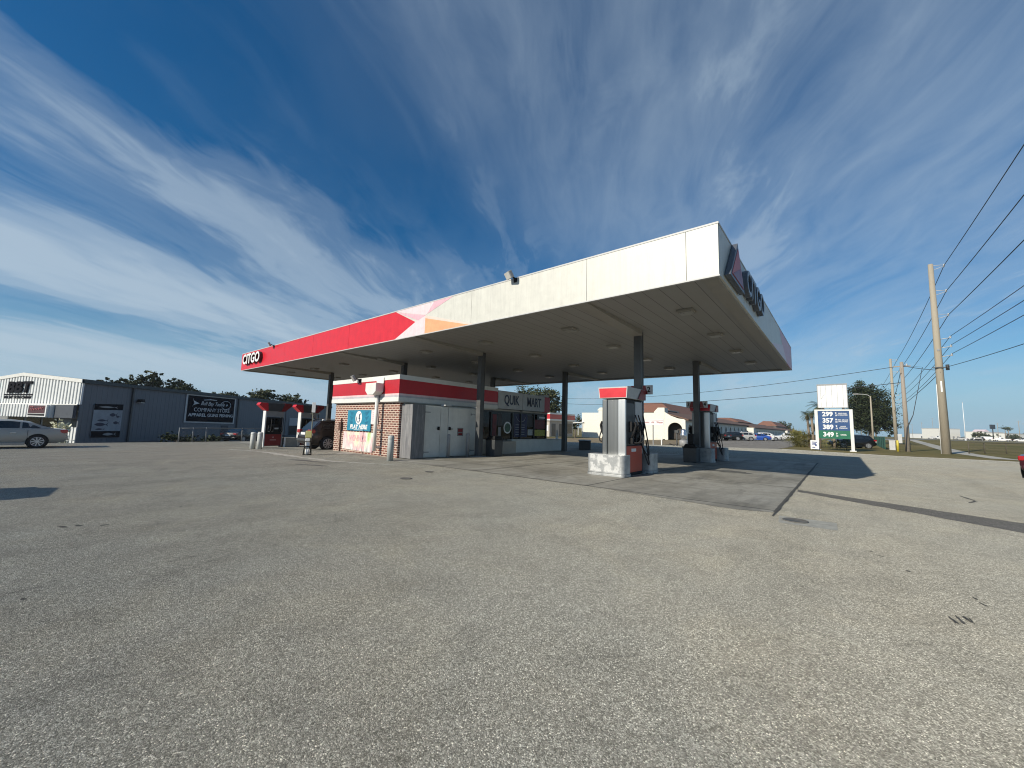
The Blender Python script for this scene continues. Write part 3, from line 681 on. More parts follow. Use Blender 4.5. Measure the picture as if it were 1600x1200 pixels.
# ------------------------------------------------------------------ store
def store():
    X0, X1, Y0, Y1 = -21.4, -15.45, 10.6, 22.45
    t = thing('convenience_store', 'small brick convenience store under the canopy with red and white parapet', 'store', (X1, Y0, 0))
    def P(b, name, m, bevel=0.0, par=None):
        bmesh.ops.translate(b.b, verts=b.b.verts[:], vec=(-X1, -Y0, 0)); return b.build(name, m, par or t, bevel)
    b = MB(); b.box(X0, X1, Y0, Y0 + 0.2, gz(X0, Y0) - 0.1, 2.55); P(b, 'wall', 'red_brick')['label'] = 'brick front wall'
    b = MB(); b.box(X0, X0 + 0.2, Y0 + 0.2, Y1, -0.2, 2.55); b.box(X0 + 0.2, X1 - 0.2, Y1 - 0.2, Y1, -0.1, 2.55); P(b, 'wall', 'red_brick')['label'] = 'brick side and back walls'
    b = MB(); b.box(X1 - 0.2, X1, Y0 + 0.2, 15.2, -0.02, 2.55); b.box(X1 - 0.2, X1, 15.2, Y1, -0.02, 0.80); b.box(X1 - 0.2, X1, 15.2, Y1, 2.46, 2.55); P(b, 'wall', STUCCOD)['label'] = 'window side wall'
    b = MB(); b.box(X0 + 0.1, X1 - 0.1, Y0 + 0.1, Y1 - 0.1, 3.55, 3.62); P(b, 'roof', MIDG)
    # parapet: stacked bands, each a few mm proud of the next
    x0, x1, y0 = X0 - 0.15, -15.28, 10.40
    rows = [(2.55, 2.75, WHITE, 0.0), (2.75, 2.835, GREYBAND, 0.012), (2.835, 2.92, PINKBAND, 0.012), (2.92, 3.565, KRED, 0.018), (3.565, 3.78, WHITE, 0.0)]
    for z0, z1, m, ins in rows:
        b = MB(); b.box(x0 + ins, x1 - ins, y0 + ins, y0 + 0.12, z0, z1); b.box(x1 - 0.12, x1 - ins, y0 + 0.12, 17.12, z0, z1); b.box(x0 + ins, x0 + 0.12, y0 + 0.12, Y1, z0, z1)
        b.box(x0 + 0.12, x1 - 0.12, Y1 - 0.12, Y1, z0, z1)
        P(b, 'fascia_band', m)
    b = MB(); b.box(x0 + 0.12, x1 - 0.12, y0 + 0.12, Y0 + 0.02, 2.52, 2.55); b.box(X1 - 0.02, x1 - 0.12, Y0 + 0.02, 17.1, 2.52, 2.55); P(b, 'eave_board', WHITE)
    # sign box
    b = MB(); b.box(x1 - 0.25, x1 + 0.02, 17.13, 19.42, 2.58, 3.64); b.box(x1 - 0.25, x1 + 0.02, 19.46, 21.80, 2.58, 3.62); sg = P(b, 'sign_box', LIGHTG, 0.01)
    b = MB(); b.box(x1 - 0.25, x1, 21.82, 22.45, 2.55, 3.58); P(b, 'fascia_band', KRED)
    b = MB(); b.box(x1 - 0.3, x1 - 0.02, 19.40, 19.48, 2.50, 3.70); b.box(x1 - 0.3, x1 - 0.26, 17.13, 21.8, 2.55, 3.55); P(b, 'sign_post', DARKG)
    text('QUIK', 0.80, 0.008, LETN, sg, (x1 + 0.029 - X1, 18.35 - Y0, 3.11), FACE_E, 0.72, 0.012)
    text('MART', 0.80, 0.008, LETN, sg, (x1 + 0.029 - X1, 20.62 - Y0, 3.10), FACE_E, 0.72, 0.012)
    # plate cabinet on the corner
    b = MB(); b.box(-15.46, -14.62, 10.72, 11.42, 0.03, 2.43); b.box(-15.47, -14.61, 10.712, 11.425, 1.98, 1.995)
    P(b, 'metal_cabinet', 'weathered_plate')
    # cooler front: white doors in a frame
    b = MB(); b.box(X1 + 0.01, -14.82, 11.44, 15.22, 0.02, 2.44); b.box(-14.819, -14.76, 12.46, 12.92, 0.03, 2.40); P(b, 'cooler_wall', DOORW)
    for ya, yb in ((11.48, 12.44), (12.95, 15.18)):
        b = MB(); b.box(-14.815, -14.75, ya, yb, 0.05, 2.40); d = P(b, 'cooler_door', DOORW, 0.012)
        b = MB(); yh = yb - 0.12 if ya < 12 else ya + 0.06
        b.box(-14.749, -14.70, yh - 0.05, yh + 0.06, 1.30, 1.46); b.tube([(-14.72, yh, 1.36), (-14.66, yh, 1.36), (-14.66, yh + 0.14 * (1 if ya > 12 else -1), 1.36)], 0.022); P(b, 'handle', BLACK, 0, d)
        for z in (0.28, 2.12):
            b = MB(); yy = ya if ya < 12 else yb - 0.75
            b.box(-14.749, -14.735, yy + 0.02, yy + 0.34, z - 0.02, z + 0.02); b.cone((-14.74, yy + 0.03, z - 0.06), (-14.74, yy + 0.03, z + 0.06), 0.018, 0.018, 8); P(b, 'hinge', MIDG, 0, d)
    b = MB(); b.box(-14.749, -14.742, 13.55, 13.95, 1.02, 1.42); nb = P(b, 'notice', mat('notice_grey', (0.25, 0.24, 0.23), 0.6))
    b = MB(); b.box(-14.7415, -14.738, 13.6, 13.9, 1.22, 1.38); b.box(-14.7415, -14.738, 13.62, 13.88, 1.06, 1.16); P(b, 'print', DKRED, 0, nb)
    for y in (12.6, 14.75):
        b = MB(); b.box(-14.95, -14.62, y, y + 0.42, 2.46, 2.52); P(b, 'strip_lamp', LIGHTG)
    # windows with mullions, posters
    b = MB(); b.box(X1 - 0.12, X1 - 0.10, 15.25, Y1 - 0.05, 0.80, 2.46); wi = P(b, 'window', GLASSD)
    b = MB()
    for y in (15.22, 16.80, 18.72, 19.55, 20.95, 22.35): b.box(X1 - 0.10, X1 - 0.02, y, y + 0.07, 0.80, 2.46)
    b.box(X1 - 0.099, X1 - 0.021, 15.30, 22.3, 2.38, 2.455); b.box(X1 - 0.15, X1 + 0.05, 16.8, 22.4, 0.76, 0.80); P(b, 'frame', DARKG, 0, wi)
    def poster(y0, y1, z0, z1, m, d=0.0):
        q = MB(); q.box(X1 - 0.0985 + d, X1 - 0.092 + d, y0, y1, z0, z1); return P(q, 'poster', m, 0, wi)
    PUR = mat('poster_indigo', (0.022, 0.02, 0.075), 0.5, var=0.4, vscale=3); PRD = mat('poster_red', (0.16, 0.02, 0.022), 0.5, var=0.4, vscale=4)
    PDK = mat('poster_dark', (0.05, 0.04, 0.04), 0.5, var=0.6, vscale=4)
    pp = poster(18.95, 20.3, 0.92, 2.36, PUR)
    q = MB()
    for r in range(5):
        for c_ in range(2): q.box(X1 - 0.0915, X1 - 0.088, 19.12 + c_ * 0.55, 19.48 + c_ * 0.55, 1.05 + r * 0.15, 1.09 + r * 0.15)
    P(q, 'print', MIDG, 0, wi)
    q = MB(); q.tube([(X1 - 0.085, 19.65 + 0.45 * math.cos(a), 2.18 + 0.32 * math.sin(a)) for a in [math.pi + math.pi * i / 12 for i in range(13)]], 0.012); P(q, 'neon_arc', LIGHTG, 0, wi)
    poster(20.38, 20.92, 1.55, 2.3, PDK); poster(20.38, 20.9, 1.02, 1.4, mat('poster_white', (0.5, 0.5, 0.48), 0.5, var=0.4, vscale=12))
    poster(21.05, 22.3, 1.45, 2.05, PRD); poster(21.05, 22.3, 0.98, 1.38, mat('poster_yellow', (0.45, 0.40, 0.05), 0.5, var=0.3, vscale=9))
    poster(21.6, 22.3, 2.15, 2.26, LETW)
    q = MB(); n = 20; q.prism([(18.35 + 0.36 * math.cos(2 * math.pi * i / n), 1.48 + 0.36 * math.sin(2 * math.pi * i / n)) for i in range(n)], 'x', X1 - 0.0985, X1 - 0.090); rs = P(q, 'round_seal', LETW, 0, wi)
    q = MB(); q.prism([(18.35 + 0.27 * math.cos(2 * math.pi * i / n), 1.48 + 0.27 * math.sin(2 * math.pi * i / n)) for i in range(n)], 'x', X1 - 0.0895, X1 - 0.086); P(q, 'seal_face', mat('seal_green', (0.06, 0.12, 0.07), 0.5, var=0.5, vscale=8), 0, wi)
    poster(17.0, 17.35, 1.0, 2.25, PRD); poster(17.45, 17.8, 1.6, 2.3, PDK); poster(17.5, 17.75, 0.95, 1.5, MIDG)
    for k, (yy, zz) in enumerate(((15.4, 1.0), (15.4, 1.35), (15.45, 1.75), (15.95, 1.2), (15.9, 2.0), (16.3, 1.5))): poster(yy, yy + 0.32, zz, zz + 0.2, (PRD, MIDG, PDK)[k % 3])
    # low white counter wall
    b = MB(); b.box(X1 + 0.01, -15.05, 18.2, 23.9, 0.0, 0.76); b.box(X1 - 0.05, -15.0, 18.15, 23.95, 0.761, 0.80); P(b, 'counter', DOORW, 0.01)
    # conduit hood and pipe on the brick front
    b = MB(); b.prism([(-17.42, 3.42), (-16.52, 3.42), (-16.52, 3.02), (-16.75, 2.86), (-17.2, 2.86), (-17.42, 3.05)], 'y', 9.98, 10.399); P(b, 'conduit_hood', WHITE, 0.02)
    b = MB(); b.box(-17.1, -16.5, 10.36, 10.40, 3.42, 3.70); P(b, 'hood_plate', WHITE)
    b = MB(); b.cone((-16.86, 10.30, 0.25), (-16.86, 10.30, 2.87), 0.085, 0.085, 14); b.box(-16.97, -16.75, 10.39, 10.60, 1.2, 1.26); b.box(-16.97, -16.75, 10.39, 10.60, 0.4, 0.46); P(b, 'conduit', WHITE)
    b = MB(); b.tube([(-18.72, 10.39, 3.68), (-18.72, 10.2, 3.74)], 0.03); b.box(-18.80, -18.56, 10.385, 10.40, 3.55, 3.75); fl = P(b, 'floodlight', BLACK)
    b = MB(); b.box(-0.19, 0.19, -0.06, 0.06, -0.15, 0.15); b.build('lamp_head', MIDG, fl, 0.015, (-18.84 - X1, 10.12 - Y0, 3.76), (R_(32), 0, R_(-15)))
    b = MB(); b.box(-0.16, 0.16, -0.07, -0.061, -0.12, 0.12); b.build('lens', LAMPW, fl, 0, (-18.84 - X1, 10.12 - Y0, 3.76), (R_(32), 0, R_(-15)))
    # dark iron pipe with a box on the brick at the left
    b = MB(); b.cone((-20.62, 10.55, 0.0), (-20.62, 10.55, 1.75), 0.035, 0.035, 8); b.box(-20.75, -20.5, 10.48, 10.60, 1.1, 1.55); P(b, 'meter_pipe', mat('rusty_iron', (0.10, 0.05, 0.035), 0.8, var=0.4, vscale=10), 0.01)
store()

# banners on the brick front
def banner():
    y = 10.56
    b = MB(); b.box(-1.13, 1.13, -0.012, 0.0, -0.52, 0.52); o = b.build('play_banner', TEAL, loc=(-18.83, y, 1.65))
    tag(o, 'teal PLAY HERE banner with white oval emblem hung on the brick wall', 'banner')
    n = 24
    b = MB(); b.prism([(-0.02 + 0.31 * math.cos(2 * math.pi * i / n), 0.14 + 0.34 * math.sin(2 * math.pi * i / n)) for i in range(n)], 'y', -0.018, -0.0125); b.build('emblem', SIGNW, o)
    b = MB(); b.tube([(-0.04 + 0.16 * math.cos(a), -0.022, 0.10 + 0.19 * math.sin(a)) for a in [2.6 + 3.9 * i / 12 for i in range(13)]], 0.022); b.tube([(0.04, -0.022, 0.08), (0.07, -0.022, 0.30), (0.15, -0.022, 0.34)], 0.03)
    b.build('emblem_mark', mat('emblem_slate', (0.06, 0.12, 0.20), 0.5), o)
    text('PLAY HERE', 0.30, 0.003, SIGNW, o, (0.0, -0.017, -0.33), FACE_S, 1.12, 0.012, shear=0.15)
    b = MB(); b.box(-0.42, 0.42, -0.0165, -0.0125, -0.485, -0.465); b.build('print', SIGNW, o)
    b = MB()
    for s in (-1, 1):
        for k in range(3): b.prism([(s * 0.55, 0.40 - k * 0.24), (s * 0.95, 0.48 - k * 0.24), (s * 0.72, 0.22 - k * 0.22)], 'y', -0.0145, -0.0125)
    b.build('print', mat('banner_dark_teal', (0.012, 0.15, 0.25), 0.5), o)
    # faded colourful banner below
    m, k, bs, co = newmat('faded_print')
    n1 = k.noise(k.mapping(co, loc=(0.7, 0, 0), scale=(1.1, 1, 0.5)), 0.9, 4, 0.55, 0.4); n2 = k.noise(co, 4, 5, 0.7, 0.4); n3 = k.noise(k.mapping(co, scale=(5, 1, 0.6)), 1.2, 4, 0.7)
    sp = k.n('ShaderNodeSeparateXYZ'); k.l(co, sp.inputs[0])
    c = k.ramp(n1, [(0.30, (0.72, 0.66, 0.16)), (0.42, (0.78, 0.75, 0.56)), (0.50, (0.78, 0.46, 0.47)), (0.60, (0.78, 0.77, 0.70)), (0.74, (0.46, 0.62, 0.22))])
    c = k.mix(k.math('MULTIPLY', k.ramp(n2, [(0.5, 0.0), (0.7, 1.0)]), 0.6), c, (0.80, 0.79, 0.75))
    low = k.n('ShaderNodeMapRange'); k.l(sp.outputs[2], low.inputs[0]); low.inputs[1].default_value = 0.0; low.inputs[2].default_value = -0.4
    c = k.mix(k.math('MULTIPLY', low.outputs[0], k.ramp(n3, [(0.52, 0.0), (0.6, 0.8)])), c, (0.36, 0.34, 0.36))
    k.l(c, bs.inputs['Base Color']); bs.inputs['Roughness'].default_value = 0.6
    b = MB(); b.prism([(-1.52, -0.45), (-1.45, 0.44), (1.38, 0.45), (1.33, -0.50)], 'y', -0.012, 0.0); o2 = b.build('faded_banner', m, loc=(-18.80, 10.56, 0.62))
    tag(o2, 'sun faded pastel banner with pink lettering low on the brick wall', 'banner')
    text('WINNER', 0.42, 0.003, mat('faded_red_print', (0.78, 0.42, 0.44), 0.6, var=0.25, vscale=8), o2, (-0.05, -0.017, 0.12), FACE_S, 1.0, 0.012)
    b = MB(); b.box(-0.32, 0.30, -0.01, 0.0, -0.34, 0.34); o3 = b.build('paper_notice', mat('faded_notice', (0.76, 0.66, 0.64), 0.7, var=0.12, vscale=7), loc=(-17.38, 10.56, 1.83))
    tag(o3, 'pale pink faded notice beside the teal banner', 'notice')
    b = MB()
    for k2 in range(5): b.box(-0.2, 0.18, -0.014, -0.0105, 0.2 - 0.1 * k2, 0.23 - 0.1 * k2)
    b.build('print', PINK, o3)
banner()

# ------------------------------------------------------------------ bollards
BOLW = mat('bollard_pale_paint', (0.60, 0.61, 0.58), 0.55, var=0.12, vscale=6, streak=0.3)
def bollard(x, y, h, r, label, m=BOLL):
    b = MB(); b.lathe([(r, 0), (r, h - 0.20), (r * 0.97, h - 0.19), (r * 0.97, h - 0.17), (r, h - 0.16), (r, h - 0.05), (r * 0.8, h - 0.012), (r * 0.4, h), (0.005, h)], 18)
    o = b.build('bollard', m, loc=(x, y, gz(x, y) + 0.004)); return tag(o, label, 'bollard', 'pipe bollards around the station')
bollard(-14.6, 9.69, 1.05, 0.13, 'grey pipe bollard in front of the metal cabinet at the brick corner')
bollard(-14.42, 12.72, 1.12, 0.08, 'slim grey bollard before the gap between the white cooler doors', MIDG)
bollard(-14.42, 13.98, 1.18, 0.08, 'slim grey bollard before the wide white cooler door', MIDG)
bollard(-26.9, 8.45, 0.98, 0.14, 'left bollard of the pair by the far red pump', BOLW)
bollard(-26.1, 8.55, 0.98, 0.14, 'right bollard of the pair, touching the white edge of the far red pump', BOLW)

# ------------------------------------------------------------------ fuel pumps with steel guards (right row)
def hose(b, x, y0, z0, y1, z1, drop, r=0.022, out=0.22):
    pts = []
    for i in range(13):
        f = i / 12; pts.append((x + out * math.sin(math.pi * f), y0 + (y1 - y0) * f, z0 + (z1 - z0) * f - drop * math.sin(math.pi * f)))
    b.tube(pts, r, 8)
def pump(label, loc):
    t = thing('fuel_pump', label, 'fuel pump', loc, 0, 'stainless pumps under the canopy right end')
    # local: x width (-0.42..0.42), y depth (-0.7..0.7), base at island top
    b = MB(); b.box(-0.42, 0.42, -0.70, 0.70, 0.0, 2.62); b.build('body', BLACK, t)
    for s in (-1, 1):
        b = MB(); b.box(-0.235, 0.14, s * 0.70 - 0.012, s * 0.70 + 0.012, 0.70, 2.62); b.build('end_panel', 'brushed_stainless', t, 0.008)
        b = MB(); b.box(-0.44, -0.24, s * 0.70 - 0.04, s * 0.70 + 0.035, 0.70, 2.62); b.build('corner_post', 'brushed_stainless', t, 0.03)
        b = MB(); b.box(0.145, 0.44, s * 0.70 - 0.04, s * 0.70 + 0.035, 0.70, 2.62); b.build('corner_post', 'stainless_painted_sheen', t, 0.03)
    for s in (-1, 1):
        b = MB(); b.box(*sorted((s * 0.421, s * 0.445)), -0.66, -0.02, 1.05, 2.5); b.build('side_panel', DARKG, t)
        b = MB(); b.box(*sorted((s * 0.421, s * 0.455)), 0.05, 0.66, 1.72, 2.58); b.build('display_panel', LIGHTG, t)
        b = MB(); b.box(*sorted((s * 0.421, s * 0.45)), -0.66, 0.66, 0.12, 1.02); b.build('lower_panel', mat('pump_orange_red', (0.50, 0.06, 0.025), 0.4, var=0.1), t, 0.01)
        b = MB(); b.box(*sorted((s * 0.4505, s * 0.456)), -0.3, 0.1, 0.82, 0.93); b.build('print', LETW, t)
        for k, y in enumerate((-0.42, -0.16, 0.30)):
            b = MB(); x = s * 0.50
            b.box(*sorted((s * 0.446, s * 0.58)), y - 0.06, y + 0.06, 1.10, 1.30); b.box(*sorted((s * 0.446, s * 0.56)), y - 0.08, y + 0.08, 1.52, 1.86)
            b.tube([(x, y, 1.30), (x + s * 0.10, y + 0.01, 1.50), (x + s * 0.16, y + 0.02, 1.72), (x + s * 0.12, y + 0.02, 1.86)], [0.035, 0.05, 0.045, 0.03], 8); b.build('nozzle', BLACK, t, 0.01)
            b = MB(); hose(b, x + s * 0.02, y + 0.02, 1.15, y + 0.30, 2.1, 0.9 if k == 2 else 0.35, 0.022, s * 0.26); b.build('hose', RUBBER, t)
        b = MB(); hose(b, s * 0.52, 0.35, 1.2, 0.85, 1.2, 0.85, 0.022, s * 0.2); b.build('hose', RUBBER, t)
        b = MB(); b.tube([(s * 0.47, 0.72, 0.9), (s * 0.47, 0.72, 2.62)], 0.02); b.cone((s * 0.47, 0.72, 2.2), (s * 0.47, 0.72, 2.36), 0.04, 0.04, 8); b.build('hose_mast', MIDG, t)
    b = MB(); b.prism([(-0.52, 2.66), (0.50, 2.66), (0.53, 3.05), (-0.56, 3.05)], 'y', -0.80, 0.80); v = b.build('valance', LIGHTG, t)
    b = MB(); b.prism([(-0.49, 2.68), (0.47, 2.68), (0.50, 3.01), (-0.53, 3.01)], 'y', -0.806, -0.8005); b.build('valance_face', RED, v)
    for s in (1,):
        b = MB(); b.prism([(0.1, 2.67), (0.80, 2.67), (0.80, 3.04), (0.42, 3.04)], 'x', 0.535, 0.548); b.build('valance_wedge', DKRED, v)
    return t
def guard(name, label, loc, w, d, facing):
    """rounded U-shaped steel pump guard filled flush on top, thicker foot"""
    t = thing(name, label, 'pump guard', loc, 0, 'steel guards round the pump islands')
    def rr(w2, d2, r):
        pts = []
        for cx, cy, a0 in ((w2 - r, -d2 + r, -90), (w2 - r, d2 - r, 0), (-w2 + r, d2 - r, 90), (-w2 + r, -d2 + r, 180)):
            for i in range(7):
                a = R_(a0 + 15 * i); pts.append((cx + r * math.cos(a), cy + r * math.sin(a)))
        return pts
    b = MB(); b.prism(rr(w / 2, d / 2, 0.13), 'z', 0.09, 0.72); o = b.build('guard_wall', 'galvanised_steel', t, 0.012)
    b = MB(); b.prism(rr(w / 2 + 0.02, d / 2 + 0.02, 0.14), 'z', 0.0, 0.085); b.build('foot', 'galvanised_steel', t, 0.01)
    if facing:
        b = MB(); b.box(-w / 2 + 0.14, w / 2 - 0.14, -d / 2 - 0.004, -d / 2 + 0.01, 0.14, 0.70); b.build('paint_patch', 'flaking_white_paint', t)
p1 = pump('stainless steel pump with red valance nearest the camera, behind the white painted guard', (-6.08, 13.62, 0.0))
p2 = pump('stainless steel pump farther back, partly behind a dark column and trash bin', (-5.78, 23.55, 0.0))
guard('pump_guard', 'steel guard with flaking white paint at the near end of the front pump', (-6.22, 12.80, 0.006), 1.36, 0.62, True)
guard('pump_guard', 'plain grey steel guard around the column behind the front pump', (-6.05, 14.95, 0.006), 1.30, 0.75, False)
guard('pump_guard', 'plain grey steel guard in front of the far stainless pump', (-5.70, 22.62, 0.006), 1.2, 0.50, False)
guard('pump_guard', 'plain grey steel guard at the back end of the far stainless pump', (-5.55, 24.75, 0.006), 1.30, 0.60, False)

# ------------------------------------------------------------------ red pumps on the far left
def red_pump(label, loc):
    t = thing('fuel_pump', label, 'fuel pump', loc, 0, 'black and red pumps left of the store')
    b = MB(); b.box(-0.19, 0.19, -0.42, 0.55, 0.10, 1.95); b.build('body', BLACK, t, 0.01)
    b = MB(); b.box(-0.22, 0.22, -0.50, -0.421, 0.02, 2.35); b.build('end_panel', SIGNW, t, 0.015)
    b = MB(); b.box(-0.22, 0.22, 0.551, 0.62, 0.02, 2.35); b.build('end_panel', MIDG, t, 0.015)
    b = MB(); b.box(-0.20, 0.20, -0.42, 0.55, 2.0, 2.34); b.build('head_panel', MIDG, t)
    for s in (-1, 1):
        b = MB(); b.box(*sorted((s * 0.191, s * 0.22)), -0.42, 0.55, 0.12, 0.86); b.build('lower_panel', DKRED, t, 0.01)
        b = MB(); b.prism([(0.0, 0.62), (0.12, 0.62), (0.06, 0.74)], 'x', *sorted((s * 0.221, s * 0.226))); b.box(*sorted((s * 0.221, s * 0.225)), -0.12, 0.25, 0.46, 0.52); b.build('print', mat('print_dull_red', (0.45, 0.25, 0.24), 0.5), t)
        b = MB(); b.box(*sorted((s * 0.191, s * 0.21)), -0.2, 0.3, 1.5, 1.85); b.build('display', GLASSD, t)
        b = MB(); b.box(*sorted((s * 0.211, s * 0.215)), 0.1, 0.34, 1.18, 1.28); b.build('print', LIGHTG, t)
        for y in (-0.28, -0.12, 0.42):
            b = MB(); b.tube([(s * 0.24, y, 1.0), (s * 0.31, y, 1.2), (s * 0.29, y, 1.42)], [0.03, 0.045, 0.03], 8); b.build('nozzle', BLACK, t)
            b = MB(); hose(b, s * 0.26, y, 1.05, y + 0.15, 1.9, 0.35, 0.02, s * 0.2); b.build('hose', RUBBER, t)
        b = MB(); b.tube([(s * 0.24, 0.70, 0.2), (s * 0.24, 0.70, 2.4)], 0.022); b.build('hose_mast', DARKG, t)
    # flared valance: red ends, dark belly
    b = MB(); b.prism([(-0.50, 2.36), (-0.90, 2.74), (-0.82, 2.86), (0.98, 2.86), (1.06, 2.74), (0.66, 2.36)], 'x', -0.27, 0.27); v = b.build('valance', DARKG, t)
    b = MB(); b.prism([(-0.48, 2.345), (-0.915, 2.73), (-0.83, 2.875), (-0.42, 2.875), (-0.36, 2.345)], 'x', -0.29, 0.29); b.build('valance_end', RED, v)
    b = MB(); b.prism([(0.64, 2.345), (1.075, 2.73), (0.99, 2.875), (0.62, 2.875), (0.40, 2.345)], 'x', -0.29, 0.29); b.build('valance_end', DKRED, v)
    b = MB(); b.box(0.14, 0.26, 0.72, 0.84, 0.0, 0.62); b.build('post_stub', SIGNW, t, 0.02)
    return t
red_pump('red and black pump with white edge panel beside the two bollards', (-28.72, 10.02, gz(-28.8, 10)))
red_pump('red and black pump half hidden behind the parked dark red suv', (-29.1, 12.35, gz(-29.2, 12)))
b = MB(); b.box(-0.35, 0.35, -0.45, 0.45, 0, 0.62); o = b.build('concrete_block', CURBC, loc=(-28.9, 11.2, gz(-28.9, 11.2)), bevel=0.03)
tag(o, 'low grey concrete block between the two red pumps', 'concrete block')

# ------------------------------------------------------------------ bins and small things on the forecourt
def bin_(label, loc, w, h, m=DARKG, post=False):
    t = thing('trash_bin', label, 'trash bin', loc)
    b = MB(); b.box(-w / 2, w / 2, -w / 2, w / 2, 0, h * 0.80, taper=-0.02); b.build('body', m, t, 0.03)
    b = MB(); b.box(-w / 2 - 0.05, w / 2 + 0.05, -w / 2 - 0.05, w / 2 + 0.05, h * 0.80, h * 0.86); b.box(-w / 2 + 0.01, w / 2 - 0.01, -w / 2 + 0.01, w / 2 - 0.01, h * 0.86, h, taper=0.07); b.build('lid', BLACK, t, 0.02)
    b = MB(); b.box(-w / 4, w / 4, -w / 2 - 0.01 + 0.02, -w / 2 + 0.05, h * 0.88, h * 0.95); b.build('flap', BLACK, t)
    return t
bin_('dark bin with peaked black lid by the column and white cooler door', (-14.0, 15.5, 0.006), 0.62, 1.05)
t = bin_('dark bin with tall black lid in front of the far pump column', (-5.98, 21.72, 0.006), 0.62, 0.92)
b = MB(); b.box(-0.13, 0.13, -0.13, 0.13, 0.92, 1.45); b.build('towel_dispenser', BLACK, t, 0.02)
b = MB(); b.box(-0.62, 0.62, -0.36, 0.36, 0, 0.70); b.box(-0.60, -0.02, -0.365, -0.361, 0.06, 0.64); o = b.build('ice_chest', STUCCOD, loc=(-15.06, 17.55, 0.006), rot=(0, 0, R_(90)), bevel=0.02)
tag(o, 'low beige chest against the store wall beside the white counter', 'chest')
b = MB(); b.box(-0.42, 0.42, -1.1, 1.1, 0, 0.62); b.box(-0.46, 0.46, -1.14, 1.14, 0.62, 0.68); o = b.build('planter_box', DARKG, loc=(-15.0, 26.8, 0.0), rot=(0, 0, R_(30)), bevel=0.02)
tag(o, 'long dark planter box beyond the store counter end', 'planter')
b = MB(); b.prism([(-0.30, 0), (-0.26, 0.62), (-0.22, 0.62), (-0.02, 0.02), (0.22, 0.62), (0.26, 0.62), (0.30, 0)], 'x', -0.02, 0.02); o = b.build('sandwich_board', mat('board_pale_blue', (0.45, 0.50, 0.54), 0.5), loc=(-15.25, 23.35, 0.80), rot=(0, 0, R_(20)))
tag(o, 'small pale folding board standing on the end of the white counter', 'folding board')

def squeegee_stand():
    t = thing('service_stand', 'slim pole stand with white plate and squeegee bucket left of the store', 'service stand', (-18.95, 8.2, 0.004), R_(62))
    b = MB(); b.cone((0.10, 0.02, 0.1), (0.10, 0.02, 2.05), 0.022, 0.022, 10); b.box(-0.02, 0.42, 0.01, 0.03, 1.88, 1.91); b.build('pole', mat('olive_metal', (0.14, 0.15, 0.11), 0.5), t)
    b = MB(); b.box(0.04, 0.19, -0.02, 0.0, 1.95, 2.42); b.build('sign_plate', SIGNW, t, 0.006)
    b = MB(); b.box(-0.13, 0.12, -0.07, 0.05, 0.78, 1.10); b.build('towel_box', mat('towel_pale_yellow', (0.60, 0.55, 0.22), 0.5), t, 0.02)
    b = MB(); b.box(-0.12, 0.07, -0.06, 0.06, 0.40, 0.76); b.build('white_container', SIGNW, t, 0.02)
    b = MB()
    for x in (-0.17, 0.15):
        for y in (-0.12, 0.12): b.tube([(x, y, 0), (x * 0.75, y * 0.75, 0.62)], 0.016)
    for z in (0.02, 0.32, 0.40, 0.62):
        f = 1 - 0.25 * z / 0.62
        for a, c in (((-0.17, -0.12), (0.15, -0.12)), ((0.15, -0.12), (0.15, 0.12)), ((0.15, 0.12), (-0.17, 0.12)), ((-0.17, 0.12), (-0.17, -0.12))): b.tube([(a[0] * f, a[1] * f, z), (c[0] * f, c[1] * f, z)], 0.016)
    b.build('wire_frame', BLACK, t)
    b = MB(); b.lathe([(0.08, 0.03), (0.10, 0.26), (0.085, 0.26), (0.07, 0.06), (0.005, 0.06)], 14); b.build('bucket', SIGNW, t)
    b = MB(); b.box(-0.07, 0.05, -0.075, -0.062, 0.28, 0.36); b.build('tag', SIGNW, t)
squeegee_stand()

